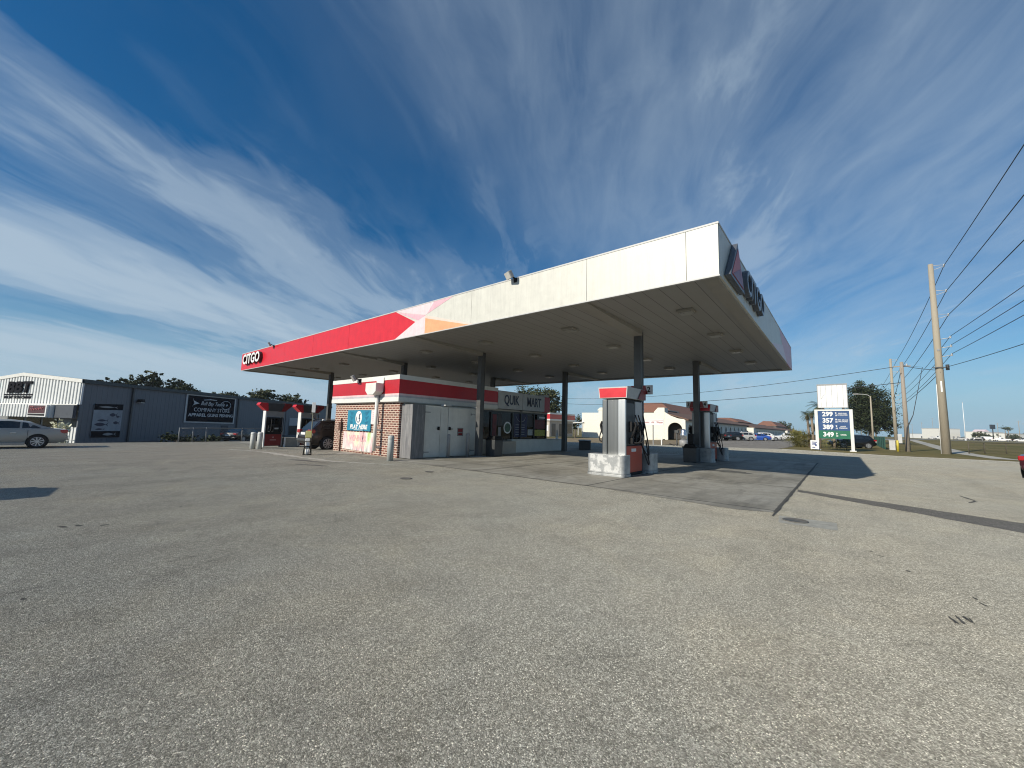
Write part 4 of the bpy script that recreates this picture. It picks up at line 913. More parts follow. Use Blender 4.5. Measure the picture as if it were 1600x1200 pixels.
# ------------------------------------------------------------------ vehicles
STY = {
 # stations: x, z bottom, z belt, half width      cabin: x, roof z
 'sedan': dict(L=4.85, W=1.82, wb=2.75, r=0.33,
   st=[(-2.42, .42, .78, .66), (-2.34, .30, .95, .80), (-1.95, .24, 1.01, .88), (-1.0, .20, .98, .91), (0, .19, .95, .91), (1.0, .19, .94, .91), (1.35, .20, .93, .90), (1.95, .22, .82, .87), (2.28, .26, .70, .80), (2.42, .36, .58, .66)],
   cab=[(-1.90, 0), (-1.05, 1.36), (-.45, 1.44), (.15, 1.44), (.55, 1.38), (1.35, 0)], side=[(-1.45, 1.03), (-1.0, 1.30), (-.42, 1.37), (.12, 1.37), (.50, 1.31), (1.05, 1.00)], tl=.86, hl=.66),
 'suv': dict(L=4.65, W=1.86, wb=2.70, r=0.37,
   st=[(-2.32, .48, .80, .72), (-2.26, .36, 1.02, .84), (-1.9, .28, 1.10, .91), (-1.0, .26, 1.09, .93), (0, .25, 1.06, .93), (1.0, .25, 1.05, .93), (1.25, .26, 1.04, .92), (1.95, .28, .96, .89), (2.22, .32, .82, .82), (2.32, .42, .70, .70)],
   cab=[(-2.24, 0), (-1.72, 1.62), (-.9, 1.69), (.0, 1.68), (.50, 1.60), (1.35, 0)], side=[(-1.75, 1.16), (-1.55, 1.45), (-.88, 1.55), (.0, 1.55), (.42, 1.48), (1.0, 1.12)], tl=1.04, hl=.84),
 'pickup': dict(L=5.5, W=1.95, wb=3.4, r=0.39,
   st=[(-2.75, .55, .80, .86), (-2.70, .50, 1.08, .90), (-1.9, .42, 1.10, .95), (-1.0, .38, 1.10, .95), (0, .36, 1.10, .95), (1.0, .36, 1.10, .95), (1.5, .38, 1.09, .94), (2.4, .40, 1.04, .92), (2.65, .44, .92, .88), (2.75, .50, .75, .80)],
   cab=[(-.75, 0), (-.60, 1.72), (-.2, 1.80), (.35, 1.80), (.75, 1.73), (1.55, 0)], side=[(-.5, 1.16), (-.42, 1.60), (-.2, 1.68), (.3, 1.68), (.68, 1.62), (1.15, 1.16)], tl=.98, hl=.92),
 'van': dict(L=5.4, W=1.95, wb=3.3, r=0.36,
   st=[(-2.7, .45, .85, .88), (-2.66, .38, 1.10, .93), (-1.9, .32, 1.12, .96), (-1.0, .30, 1.12, .96), (0, .30, 1.12, .96), (1.0, .30, 1.12, .96), (1.7, .32, 1.11, .95), (2.2, .34, 1.05, .92), (2.6, .38, .90, .86), (2.7, .46, .75, .78)],
   cab=[(-2.66, 0), (-2.55, 2.0), (-1.5, 2.1), (.6, 2.1), (1.1, 2.0), (2.1, 0)], side=[(.2, 1.25), (.22, 1.85), (.5, 1.92), (.9, 1.88), (1.2, 1.78), (1.7, 1.25)], tl=1.15, hl=.85),
}
def lerp(a, b, t): return a + (b - a) * t
def interp(arr, x, k):
    for p, q in zip(arr, arr[1:]):
        if p[0] <= x <= q[0] and q[0] > p[0]: return lerp(p[k], q[k], (x - p[0]) / (q[0] - p[0]))
    return arr[0][k] if x < arr[0][0] else arr[-1][k]
def car(name, label, cat, loc, rz, style, paint, group=None, cladding=None, lift=None):
    d = STY[style]; st, cab = d['st'], d['cab']; z0 = gz(loc[0], loc[1]) + 0.005 if lift is None else lift
    t = thing(name, label, cat, (loc[0], loc[1], z0), rz, group)
    b = MB(); rings = []
    for x, zb, zt, hw in st:
        sec = [(0, zb), (hw * .80, zb), (hw * .95, zb + (zt - zb) * .18), (hw, zb + (zt - zb) * .45), (hw * .995, zb + (zt - zb) * .72), (hw * .94, zt - .015), (hw * .84, zt), (0, zt + .02)]
        ring = [(x, y, z) for y, z in sec] + [(x, -y, z) for y, z in sec[-2:0:-1]]
        rings.append([b.b.verts.new(p) for p in ring])
    n = len(rings[0])
    for A, B in zip(rings, rings[1:]):
        for k in range(n): b._f([A[k], A[(k + 1) % n], B[(k + 1) % n], B[k]]).smooth = True
    b._f(rings[0]); b._f(rings[-1][::-1])
    bw0 = d['W'] / 2
    cr = []; tw = bw0 * .70
    def cabsec(i):
        x, zr = cab[i]; belt = interp(st, x, 2); hw = interp(st, x, 3)
        if zr == 0: return [(x, y, belt + .005) for y in (-hw * .86, -hw * .80, -hw * .6, hw * .6, hw * .80, hw * .86)]
        return [(x, -hw * .93, belt - .02), (x, -tw - .05, zr - .07), (x, -tw + .10, zr), (x, tw - .10, zr), (x, tw + .05, zr - .07), (x, hw * .93, belt - .02)]
    for i in range(len(cab)): cr.append([b.b.verts.new(p) for p in cabsec(i)])
    for A, B in zip(cr, cr[1:]):
        for k in range(5): b._f([A[k], A[k + 1], B[k + 1], B[k]]).smooth = True
    o = b.build('body', paint, t); o.data.set_sharp_from_angle(angle=R_(38))
    # side glass with pillars
    zr_mid = max(c[1] for c in cab)
    def ylat(x, z):
        belt = interp(st, x, 2) - .02; hw = interp(st, x, 3) * .93
        zt = max(interp(cab, x, 1), belt + .3) - .07
        return lerp(hw, tw + .05, max(0, min(1, (z - belt) / (zt - belt))))
    S_ = d['side']; xs = [p[0] for p in S_]
    top = sorted(S_[1:-1]); base_z = lambda x: lerp(S_[0][1], S_[-1][1], (x - S_[0][0]) / (S_[-1][0] - S_[0][0]))
    def topz(x): return interp(sorted(S_, key=lambda p: p[0]), x, 1)
    nseg = 14
    for s in (-1, 1):
        gl = MB()
        for i in range(nseg):
            xa = lerp(S_[0][0], S_[-1][0], i / nseg); xb = lerp(S_[0][0], S_[-1][0], (i + 1) / nseg)
            if style in ('sedan', 'suv') and i in (3, 8): xb = lerp(xa, xb, .55)
            q = [(xa, base_z(xa)), (xb, base_z(xb)), (xb, max(topz(xb), base_z(xb) + .002)), (xa, max(topz(xa), base_z(xa) + .002))]
            gl.poly([(x, s * (ylat(x, z) + .006), z) for x, z in q])
        gl.build('window', CARGL, t)
    for a, c_ in ((0, 1), (len(cab) - 1, len(cab) - 2)):
        A = cabsec(a); B = cabsec(c_); q = MB()
        P0 = [Vector(A[1]).lerp(Vector(B[2]), .10), Vector(A[4]).lerp(Vector(B[3]), .10), Vector(A[3]).lerp(Vector(B[3]), .90), Vector(A[2]).lerp(Vector(B[2]), .90)]
        nrm = (P0[1] - P0[0]).cross(P0[2] - P0[0]).normalized()
        if nrm.z < 0: nrm = -nrm
        q.poly([p + nrm * .012 for p in P0]); q.build('rear_window' if a == 0 else 'windscreen', CARGL, t)
    # lights, plates, bumpers
    xr, xf = st[0][0], st[-1][0]; hw = st[1][3]
    for s in (-1, 1):
        q = MB(); q.box(st[1][0] - .06, st[1][0] + .22, *sorted((s * (hw + .025), s * (hw - .34))), d['tl'] - .11, d['tl'] + .09); q.build('tail_light', LAMPR, t, .03)
        if style == 'suv':
            q = MB(); q.box(st[1][0] - .065, st[1][0] + .10, *sorted((s * (hw + .03), s * (hw - .28))), d['tl'] - .23, d['tl'] - .115); q.build('reversing_light', LAMPW, t, .02)
        hwf = st[-2][3]
        q = MB(); q.box(st[-2][0] - .18, st[-2][0] + .07, *sorted((s * (hwf + .015), s * (hwf - .36))), d['hl'] - .10, d['hl'] + .06); q.build('headlight', LAMPW, t, .03)
        q = MB(); xm = cab[-1][0] - .35; q.box(xm - .09, xm + .07, *sorted((s * (bw0 + .02), s * (bw0 + .20))), interp(st, xm, 2) + .03, interp(st, xm, 2) + .17); q.build('mirror', paint, t, .03)
        q = MB()
        for xh in ((-.55, .45) if style != 'pickup' else (.15,)): q.box(xh - .10, xh + .10, *sorted((s * (interp(st, xh, 3) - .01), s * (interp(st, xh, 3) + .03))), interp(st, xh, 2) - .20, interp(st, xh, 2) - .165)
        q.build('door_handle', CHROME if style == 'sedan' else paint, t)
        q = MB()
        for xs_ in (-1.02, .08, 1.12):
            y = interp(st, xs_, 3); q.box(xs_ - .006, xs_ + .006, *sorted((s * (y - .02), s * (y + .0035))), interp(st, xs_, 1) + .12, interp(st, xs_, 2) - .05)
        q.build('door_seam', BLACK, t)
        q = MB(); q.box(-d['wb'] / 2 + .4, d['wb'] / 2 - .4, *sorted((s * bw0 * .93, s * (bw0 + .008))), st[4][1] - .01, st[4][1] + .11); q.build('sill', cladding or paint, t, .015)
    q = MB(); q.box(xr - .02, xr + .03, -.26, .26, d['tl'] - .20, d['tl'] - .07); q.build('number_plate', SIGNW, t)
    q = MB(); q.box(xr - .035, xr + .3, -st[0][3] - .08, st[0][3] + .08, st[0][1] - .02, st[0][1] + .15); q.box(xf - .3, xf + .03, -st[-1][3] - .06, st[-1][3] + .06, st[-1][1] - .04, st[-1][1] + .12); q.build('bumper', cladding or paint, t, .05)
    if style == 'suv':
        q = MB()
        for s in (-1, 1): q.tube([(-1.6, s * (tw - .05), 1.66), (-1.4, s * (tw - .03), 1.74), (.1, s * (tw - .03), 1.74), (.3, s * (tw - .05), 1.68)], .018)
        q.build('roof_rail', CHROME, t)
    if style == 'pickup':
        q = MB(); q.box(-2.62, -.85, -.80, .80, 1.09, 1.135); q.build('bed', BLACK, t)
        q = MB(); q.box(-2.70, -.80, -.93, -.82, 1.10, 1.20); q.box(-2.70, -.80, .82, .93, 1.10, 1.20); q.box(-2.72, -2.62, -.82, .82, 1.08, 1.20); q.build('bed_wall', paint, t, .02)
    r = d['r']; nW = 20
    for x in (-d['wb'] / 2, d['wb'] / 2):
        for s in (-1, 1):
            y = s * (interp(st, x, 3))
            q = MB(); q.cone((x, y - s * .05, r + .01), (x, y + s * .009, r + .01), r * 1.19, r * 1.19, 28); q.build('wheel_arch', BLACK, t)
            w = MB(); w.cone((x, y - s * .16, r), (x, y + s * .012, r), r * .985, r * .985, 28); w.cone((x, y + s * .012, r), (x, y + s * .030, r), r * .985, r * .93, 28); wh = w.build('wheel', RUBBER, t)
            w = MB(); yy = y + s * .031
            w.cone((x, yy - s * .004, r), (x, yy + s * .001, r), r * .70, r * .70, 24); w.build('rim_well', DARKG, wh)
            w = MB()
            for k in range(9):
                a = 2 * math.pi * k / 9; ca, sa = math.cos(a), math.sin(a)
                pts = [(x + ca * r * .14 - sa * r * .05, r + sa * r * .14 + ca * r * .05), (x + ca * r * .68 - sa * r * .085, r + sa * r * .68 + ca * r * .085), (x + ca * r * .68 + sa * r * .085, r + sa * r * .68 - ca * r * .085), (x + ca * r * .14 + sa * r * .05, r + sa * r * .14 - ca * r * .05)]
                w.prism(pts, 'y', *sorted((yy + s * .002, yy + s * .014)))
            w.cone((x, yy, r), (x, yy + s * .018, r), r * .19, r * .17, 14)
            ring = []
            for k in range(nW): a = 2 * math.pi * k / nW; ring.append((x + math.cos(a) * r * .70, yy + s * .006, r + math.sin(a) * r * .70))
            w.tube(ring + [ring[0]], r * .035, 6); w.build('rim', ALU, wh)
    return t
def paint(name, c, metal=0.0): return mat(name, c, 0.32, metal=metal, var=0.02, vscale=0.5, coat=0.5)
SILV = paint('champagne_silver_paint', (0.36, 0.365, 0.335)); DKMAR = paint('dark_maroon_paint', (0.014, 0.008, 0.008)); BLKP = paint('black_car_paint', (0.006, 0.0065, 0.007))
WHTP = paint('white_car_paint', (0.72, 0.72, 0.71), 0.0); BLUC = paint('blue_car_paint', (0.02, 0.08, 0.36)); GREYC = paint('grey_car_paint', (0.12, 0.13, 0.135)); REDC = paint('wine_car_paint', (0.05, 0.012, 0.016))
SIL2 = paint('silver_car_paint', (0.42, 0.42, 0.41))
car('parked_car', 'champagne silver sedan with alloy wheels in front of the white ribbed building', 'car', (-33.0, -1.15), R_(-88), 'sedan', SILV)
car('parked_car', 'dark maroon suv with red tail lights beside the brick store wall', 'car', (-23.2, 12.05), R_(90), 'suv', DKMAR, None, DARKG)
car('parked_car', 'dark wine coloured car cut off by the right picture edge before the grass verge', 'car', (7.38, 28.4), R_(66), 'sedan', REDC)
car('parked_car', 'black suv parked outside the left of the picture, casting the pointed shadow', 'car', (-13.4, -4.25), R_(-98), 'suv', BLKP)
# neighbour's yard behind the pipe fence
car('parked_car', 'dark saloon behind the pipe fence below the black company board', 'car', (-49.4, 14.6), R_(130), 'sedan', BLKP)
# cars before the plaza arcade
pk = [('black pickup truck nearest the plaza arch', -18.4, 82.0, 160, 'pickup', BLKP), ('black suv in the plaza row next to the black pickup', -17.0, 87.5, 200, 'suv', BLKP), ('silver suv with bright wheels in the plaza row', -15.2, 90.0, 200, 'suv', SIL2),
      ('dark hatch between the silver suv and the plaza arcade', -17.6, 96.0, 205, 'suv', GREYC), ('bright blue car in the plaza row', -13.4, 95.5, 190, 'sedan', BLUC), ('white suv behind the blue car in the plaza row', -12.5, 102.5, 20, 'suv', WHTP),
      ('white pickup at the right end of the plaza row', -9.6, 110.5, 200, 'pickup', WHTP)]
for lab, x, y, rz, sty, p in pk: car('parked_car', lab, 'car', (x, y), R_(rz), sty, p, 'cars parked before the plaza')
car('parked_car', 'black suv parked behind the fuel price sign under the oak', 'car', (0.9, 66.8), R_(208), 'suv', BLKP)

# ------------------------------------------------------------------ tackle shop building on the left
def tackle_shop():
    rz = R_(20.85)
    t = thing('tackle_shop', 'long low metal building with white ribbed gable and slate side wall', 'shop building', (-48.3, 2.35, -0.9), rz)
    H = 5.3; PK = 5.99; sd = Vector((-0.337, 0.941)); Ls = 47.0
    W2 = 8.94
    def front(x): return H + (PK - H) * (1 - abs(x + W2) / W2)
    # white gable upper wall, above z=3.24
    b = MB(); b.prism([(0, 3.24), (0, H), (-W2, PK), (-2 * W2, H), (-2 * W2, 3.24)], 'y', 0.0, 0.12); wl = b.build('wall', 'white_siding', t)
    b = MB(); x = -0.25
    while x > -2 * W2 + .2:
        b.prism([(x - .13, 3.26), (x + .13, 3.26), (x + .13, front(x + .13) - .28), (x - .13, front(x - .13) - .28)], 'y', -0.07, -0.001); x -= 0.47
    b.build('ribs', 'white_siding', wl)
    b = MB(); b.prism([(0.12, H - .26), (0.12, H + .04), (-W2, PK + .04), (-2 * W2 - .1, H + .04), (-2 * W2 - .1, H - .26), (-W2, PK - .26)], 'y', -0.12, -0.071); b.build('gable_trim', WHITE, t)
    b = MB(); b.box(-12.6, 0.0, -0.16, -0.072, 3.18, 3.26); b.build('wall_trim', WHITE, t)
    # projecting lower band, signs
    b = MB(); b.box(-14.0, -2.85, -0.55, -0.10, 2.08, 3.18); lb = b.build('awning_band', 'white_siding', t)
    b = MB(); x = -3.1
    while x > -13.9: b.box(x - .13, x + .13, -0.62, -0.551, 2.10, 3.16); x -= 0.47
    b.build('ribs', 'white_siding', lb)
    b = MB(); b.box(-2.80, -0.12, -0.30, -0.10, 2.10, 3.17); b.build('awning_panel', mat('awning_slate', (0.055, 0.065, 0.08), .6), t)
    b = MB(); b.box(-5.75, -2.95, -0.72, -0.63, 2.14, 3.14); sg = b.build('red_sign_board', SIGNW, t)
    b = MB(); b.box(-5.62, -3.12, -0.735, -0.721, 2.42, 3.08); b.build('sign_face', mat('sign_oxblood', (0.07, 0.018, 0.022), 0.5, var=.3), sg)
    b = MB(); b.box(-5.62, -3.12, -0.735, -0.721, 2.22, 2.38); b.build('sign_strip', BLACK, sg)
    LR = mat('sign_letter_red', (0.45, 0.12, 0.12), 0.5)
    b = MB(); b.tube([(-5.3 + .11 * k, -0.745, 2.70 + .09 * math.sin(k * 1.9) + .008 * k) for k in range(19)], .022); b.tube([(-5.3, -.745, 2.93), (-5.0, -.745, 2.99), (-4.8, -.745, 2.88)], .022); b.build('script_stroke', LR, sg)
    # BBT letters
    text('BBT', 1.36, 0.05, LETK, t, (-9.25, -0.16, 4.66), FACE_S, 1.62, 0.045, 'wall_letters', shear=0.12)
    b = MB(); b.box(-11.7, -7.0, -0.13, -0.075, 3.99, 4.09); b.build('underline', LETK, t)
    text('BULL BAY TACKLE COMPANY', 0.30, 0.01, LETK, t, (-9.4, -0.09, 3.78), FACE_S, 1.12, 0.012, 'wall_letters')
    # crab and ring emblem on the lower band
    b = MB()
    for cx, r in ((-11.9, .30), (-10.9, .30)):
        b.tube([(cx + r * math.cos(2 * math.pi * k / 16), -0.64, 2.5 + r * math.sin(2 * math.pi * k / 16)) for k in range(17)], .035)
    b.tube([(-12.0, -.64, 2.62), (-11.75, -.64, 2.92), (-11.6, -.64, 2.72)], .06); b.tube([(-10.95, -.64, 2.4), (-10.8, -.64, 2.62), (-10.95, -.64, 2.7)], .03); b.build('ring_emblem', LETN, t)
    # recessed shopfront
    b = MB(); b.box(-2 * W2, -0.9, 0.9, 1.0, 0, 3.24); b.build('shopfront', mat('shopfront_grey', (0.24, 0.25, 0.25), 0.5), t)
    for x0, x1, z0, z1 in ((-13, -10.4, .9, 2.0), (-9.9, -7.6, .9, 2.0), (-7.2, -5.0, .9, 2.0)):
        b = MB(); b.box(x0, x1, .86, .899, z0, z1); b.build('window', GLASSD, t)
    b = MB(); b.box(-2.9, -1.6, .86, .899, 0.02, 2.0); dr = b.build('door', DARKG, t); b = MB(); b.box(-1.85, -1.75, .82, .859, .9, 1.1); b.build('handle', CHROME, dr)
    b = MB(); b.box(-1.05, -0.03, 0.0, 0.09, 0, 1.38); lw = b.build('low_wall', 'white_siding', t)
    b = MB()
    for x in (-.9, -.45): b.box(x - .12, x + .12, -0.06, -.001, 0.02, 1.36)
    b.build('ribs', 'white_siding', lw)
    # slate side wall
    def SW(pts, name, m, d0, d1, par=None):
        """outline (s, z) on the side wall, from d0 to d1 outwards"""
        q = MB(); nx, ny = sd.y, -sd.x
        A = [q.b.verts.new((sd.x * s + nx * d0, sd.y * s + ny * d0, z)) for s, z in pts]; B = [q.b.verts.new((sd.x * s + nx * d1, sd.y * s + ny * d1, z)) for s, z in pts]
        n = len(pts); q._f(A); q._f(B[::-1])
        for i in range(n): q._f([A[i], B[i], B[(i + 1) % n], A[(i + 1) % n]])
        return q.build(name, m, par or t)
    w = SW([(0.06, 0), (Ls, 0), (Ls, H), (0.06, H)], 'wall', 'slate_siding', -0.10, 0.0)
    rb = MB(); nx, ny = sd.y, -sd.x; s = 0.3
    while s < Ls:
        for a, c in ((s, s + .05),):
            P0 = [(a, .003), (a + .02, .014), (c - .005, .014), (c + .015, .003)]
            A = [rb.b.verts.new((sd.x * u + nx * v, sd.y * u + ny * v, 0.02)) for u, v in P0]; B = [rb.b.verts.new((sd.x * u + nx * v, sd.y * u + ny * v, H - .3)) for u, v in P0]
            rb._f(A); rb._f(B)
            for i in range(4): rb._f([A[i], B[i], B[(i + 1) % 4], A[(i + 1) % 4]])
        s += 0.46
    rb.build('ribs', 'slate_siding', w)
    SW([(-0.02, H - .28), (Ls, H - .28), (Ls, H + .02), (-0.02, H + .02)], 'gutter', mat('gutter_dark', (0.035, 0.05, 0.055), .5), 0.004, 0.22)
    SW([(4.4, 0.0), (4.55, 0), (4.55, H - .29), (4.4, H - .29)], 'downpipe', DARKG, 0.035, 0.14)
    SW([(19.2, 0.0), (19.35, 0), (19.35, H - .29), (19.2, H - .29)], 'downpipe', DARKG, 0.035, 0.14)
    SW([(4.95, 3.72), (5.45, 3.72), (5.35, 4.02), (5.05, 4.02)], 'wall_lamp', BLACK, 0.035, 0.42)
    SW([(5.0, 3.66), (5.4, 3.66), (5.4, 3.715), (5.0, 3.715)], 'lamp_lens', LAMPW, 0.06, 0.40)
    # poster by the corner
    pb = SW([(1.12, 0.52), (3.66, 0.46), (3.66, 3.42), (1.12, 3.34)], 'fish_poster', mat('poster_grey', (0.26, 0.30, 0.34), .5, var=.2, vscale=1.5), 0.035, 0.07)
    SW([(1.12, 2.85), (3.66, 2.90), (3.66, 3.43), (1.12, 3.35)], 'poster_band', mat('poster_black', (0.010, 0.010, 0.014), .8, spec=.1), 0.071, 0.078, pb); SW([(1.12, 0.51), (3.66, 0.45), (3.66, 1.02), (1.12, 1.04)], 'poster_band', mat('poster_black', (0.010, 0.010, 0.014), .8, spec=.1), 0.071, 0.078, pb)
    def fish(s0, z0, L, h, m, d=0.072):
        pts = []
        for k in range(11): u = k / 10; pts.append((s0 + L * u, z0 + h * math.sin(math.pi * min(1, u * 1.05)) ** .8))
        for k in range(10, -1, -1): u = k / 10; pts.append((s0 + L * u + .001, z0 - h * .9 * math.sin(math.pi * min(1, u * 1.05)) ** .8 - .003))
        SW(pts, 'fish_shape', m, d, d + .006, pb)
        SW([(s0 + L * .96, z0), (s0 + L * 1.2, z0 + h * 1.2), (s0 + L * 1.1, z0), (s0 + L * 1.2, z0 - h * 1.2)], 'fish_tail', m, d, d + .006, pb)
    for a in ((1.3, 1.6, 1.0, .16), (1.5, 1.95, .8, .10), (2.5, 2.45, .6, .16), (2.9, 1.75, .5, .14), (3.1, 2.3, .35, .1), (1.4, 1.2, .7, .07)): fish(*a, LETN)
    fish(2.1, .75, 1.0, .12, MIDG, .079); fish(1.5, 3.12, 1.4, .08, MIDG, .079)
    # big black company board
    SW([(10.7, 1.85), (18.7, 1.72), (18.7, 5.0), (10.7, 4.98)], 'board_frame', LIGHTG, 0.035, 0.07)
    bd = SW([(10.95, 2.0), (18.45, 1.88), (18.45, 4.88), (10.95, 4.86)], 'company_board', mat('board_black', (0.006, 0.006, 0.012), .8, spec=.1), 0.0705, 0.10)
    er = (R_(90), 0, math.atan2(sd.y, sd.x)); TL = mat('board_lettering', (0.60, 0.60, 0.60), .5)
    def at(s, z, d=0.106): return (sd.x * s + sd.y * d, sd.y * s - sd.x * d, z)
    text('Bull Bay Tackle', 0.62, 0.004, TL, bd, at(14.7, 4.05), er, 1.0, .004, shear=.35)
    text('COMPANY STORE', 0.62, 0.004, TL, bd, at(14.75, 3.30), er, 1.15, 0.0)
    text('APPAREL GUNS FISHING', 0.50, 0.004, TL, bd, at(14.75, 2.70), er, 1.32, .012)
    # fish outline: tail fan, back and head curve
    for a in ((11.55, .75), (11.55, -.62)):
        SW([(11.55, 4.05 + a[1] * .75), (11.75, 4.05 + a[1] * .35), (12.6, 4.03), (11.85, 4.03)], 'fish_tail', TL, 0.101, 0.108, bd)
    q = MB(); q.tube([at(16.9 + .85 * math.cos(R_(a)), 4.02 + .5 * math.sin(R_(a)), .108) for a in range(-150, 170, 16)], .035); q.tube([at(13.2, 4.45, .108), at(14.2, 4.55, .108), at(15.2, 4.52, .108)], .06); q.tube([at(16.9, 3.9, .108), at(17.1, 4.1, .108)], .08); q.build('fish_outline', TL, bd)
    # door and roller door
    d_ = SW([(16.6, 0), (17.75, 0), (17.75, 1.52), (16.6, 1.52)], 'door', mat('door_dark_blue', (0.03, 0.04, 0.06), .5), 0.035, 0.06); SW([(17.5, .65), (17.62, .65), (17.62, .8), (17.5, .8)], 'handle', CHROME, .061, .09, d_)
    SW([(31.9, 0), (37.4, 0), (37.4, 2.75), (31.9, 2.75)], 'roller_door', mat('roller_pale', (0.34, 0.36, 0.38), .5), 0.035, 0.06)
    SW([(31.9, 0), (37.4, 0), (37.4, 1.5), (31.9, 1.5)], 'door_opening', BLACK, 0.061, 0.075)
    # roof planes
    def RP(x, y, s): return (x + sd.x * s, y + sd.y * s)
    q = MB()
    for (xa, za), (xb, zb) in ((((0.1), H + .05), (-W2, PK + .05)), ((-W2, PK + .05), (-2 * W2, H + .05))):
        q.poly([(xa, 0.0, za), (xb, 0.0, zb), (xb + sd.x * Ls, sd.y * Ls, zb), (xa + sd.x * Ls, sd.y * Ls, za)])
    q.build('roof', mat('roof_metal', (0.42, 0.44, 0.46), .45, metal=.3), t)
    q = MB(); q.poly([(-2 * W2, 0.1, 0), (-2 * W2 + sd.x * Ls, sd.y * Ls, 0), (-2 * W2 + sd.x * Ls, sd.y * Ls, H), (-2 * W2, 0.1, H)])
    q.poly([(sd.x * Ls, sd.y * Ls, 0), (-2 * W2 + sd.x * Ls, sd.y * Ls, 0), (-2 * W2 + sd.x * Ls, sd.y * Ls, H), (-W2 + sd.x * Ls, sd.y * Ls, PK), (sd.x * Ls, sd.y * Ls, H)]); q.build('wall', 'slate_siding', t)
tackle_shop()
# pale bush by its door
def leaf_quad(b, p, sz, rnd, mi=0):
    u = Vector((rnd.gauss(0, 1), rnd.gauss(0, 1), rnd.gauss(0, .7))).normalized(); v = u.orthogonal().normalized()
    v = (v * math.cos(a := rnd.uniform(0, 6.28)) + u.cross(v) * math.sin(a)); s1 = sz * rnd.uniform(.6, 1.3); s2 = s1 * .55
    b.poly([p - u * s1, p + v * s2, p + u * s1, p - v * s2], mi)
def bush(name, label, loc, rx, rz_, n, size, m, seed=1, cat='bush', group=None):
    rnd = random.Random(seed); t = thing(name, label, cat, (loc[0], loc[1], gz(loc[0], loc[1])), 0, group); b = MB()
    cl = [Vector((rnd.uniform(-1, 1) * rx * .7, rnd.uniform(-1, 1) * rx * .7, rz_ * (.2 + .7 * rnd.random()))) for _ in range(max(4, n // 60))]
    for i in range(n):
        c = rnd.choice(cl); p = c + Vector((rnd.gauss(0, rx * .26), rnd.gauss(0, rx * .26), rnd.gauss(0, rz_ * .16))); p.z = max(.04, p.z); leaf_quad(b, p, size, rnd)
    b.build('foliage', m, t, recalc=False)
    b = MB()
    for c in cl[:8]: b.tube([(0, 0, 0), (c.x * .4, c.y * .4, c.z * .5), tuple(c)], [.05, .03, .012], 5)
    b.build('stems', 'grey_bark', t); return t
cream = mat('cream_blossom', (0.72, 0.70, 0.50), .7, var=.15)
bush('blossom_bush', 'round cream blossom bush by the ribbed building door', (-46.9, 1.35), .62, 1.55, 420, .16, cream, 5)

# ------------------------------------------------------------------ trees
def tree(name, label, loc, trunk_h, blobs, n, leaf, m, seed, r0=.3, group=None, cat='tree', clump=34, spread=.22, barkm='grey_bark'):
    """blobs: list of (dx, dy, z, rx, ry, rz) ellipsoids that together make the crown"""
    rnd = random.Random(seed); z0 = gz(loc[0], loc[1]); t = thing(name, label, cat, (loc[0], loc[1], z0), 0, group)
    b = MB(); tot = sum(q[3] * q[4] * q[5] for q in blobs); tips = []
    for dx, dy, z, rx, ry, rz_ in blobs:
        k = max(3, int(n * (rx * ry * rz_) / tot / clump))
        for _ in range(k):
            d = Vector((rnd.gauss(0, 1), rnd.gauss(0, 1), rnd.gauss(0, 1))).normalized() * (rnd.random() ** .42) * rnd.uniform(.75, 1.12)
            c = Vector((dx + d.x * rx, dy + d.y * ry, z + d.z * rz_)); tips.append(c); sp = spread * min(rx, rz_) * rnd.uniform(.6, 1.4)
            for _ in range(clump): leaf_quad(b, c + Vector((rnd.gauss(0, sp), rnd.gauss(0, sp), rnd.gauss(0, sp * .7))), leaf, rnd)
    b.build('crown', m, t, recalc=False)
    b = MB(); b.tube([(0, 0, -.1), (.05, .04, trunk_h * .5), (0, 0, trunk_h)], [r0 * 1.25, r0 * .95, r0 * .8], 10)
    for dx, dy, z, rx, ry, rz_ in blobs:
        b.tube([(0, 0, trunk_h * .92), (dx * .5, dy * .5, (trunk_h + z) / 2), (dx, dy, z + rz_ * .3)], [r0 * .55, r0 * .35, r0 * .12], 7)
    for c in tips[::max(1, len(tips) // 26)]:
        q = min(blobs, key=lambda e: (c - Vector(e[:3])).length); b.tube([(q[0] * .7, q[1] * .7, lerp(trunk_h, q[2], .6)), tuple(c)], [r0 * .16, r0 * .05], 5)
    b.build('trunk', barkm, t); return t
TG = 'trees behind the metal building'
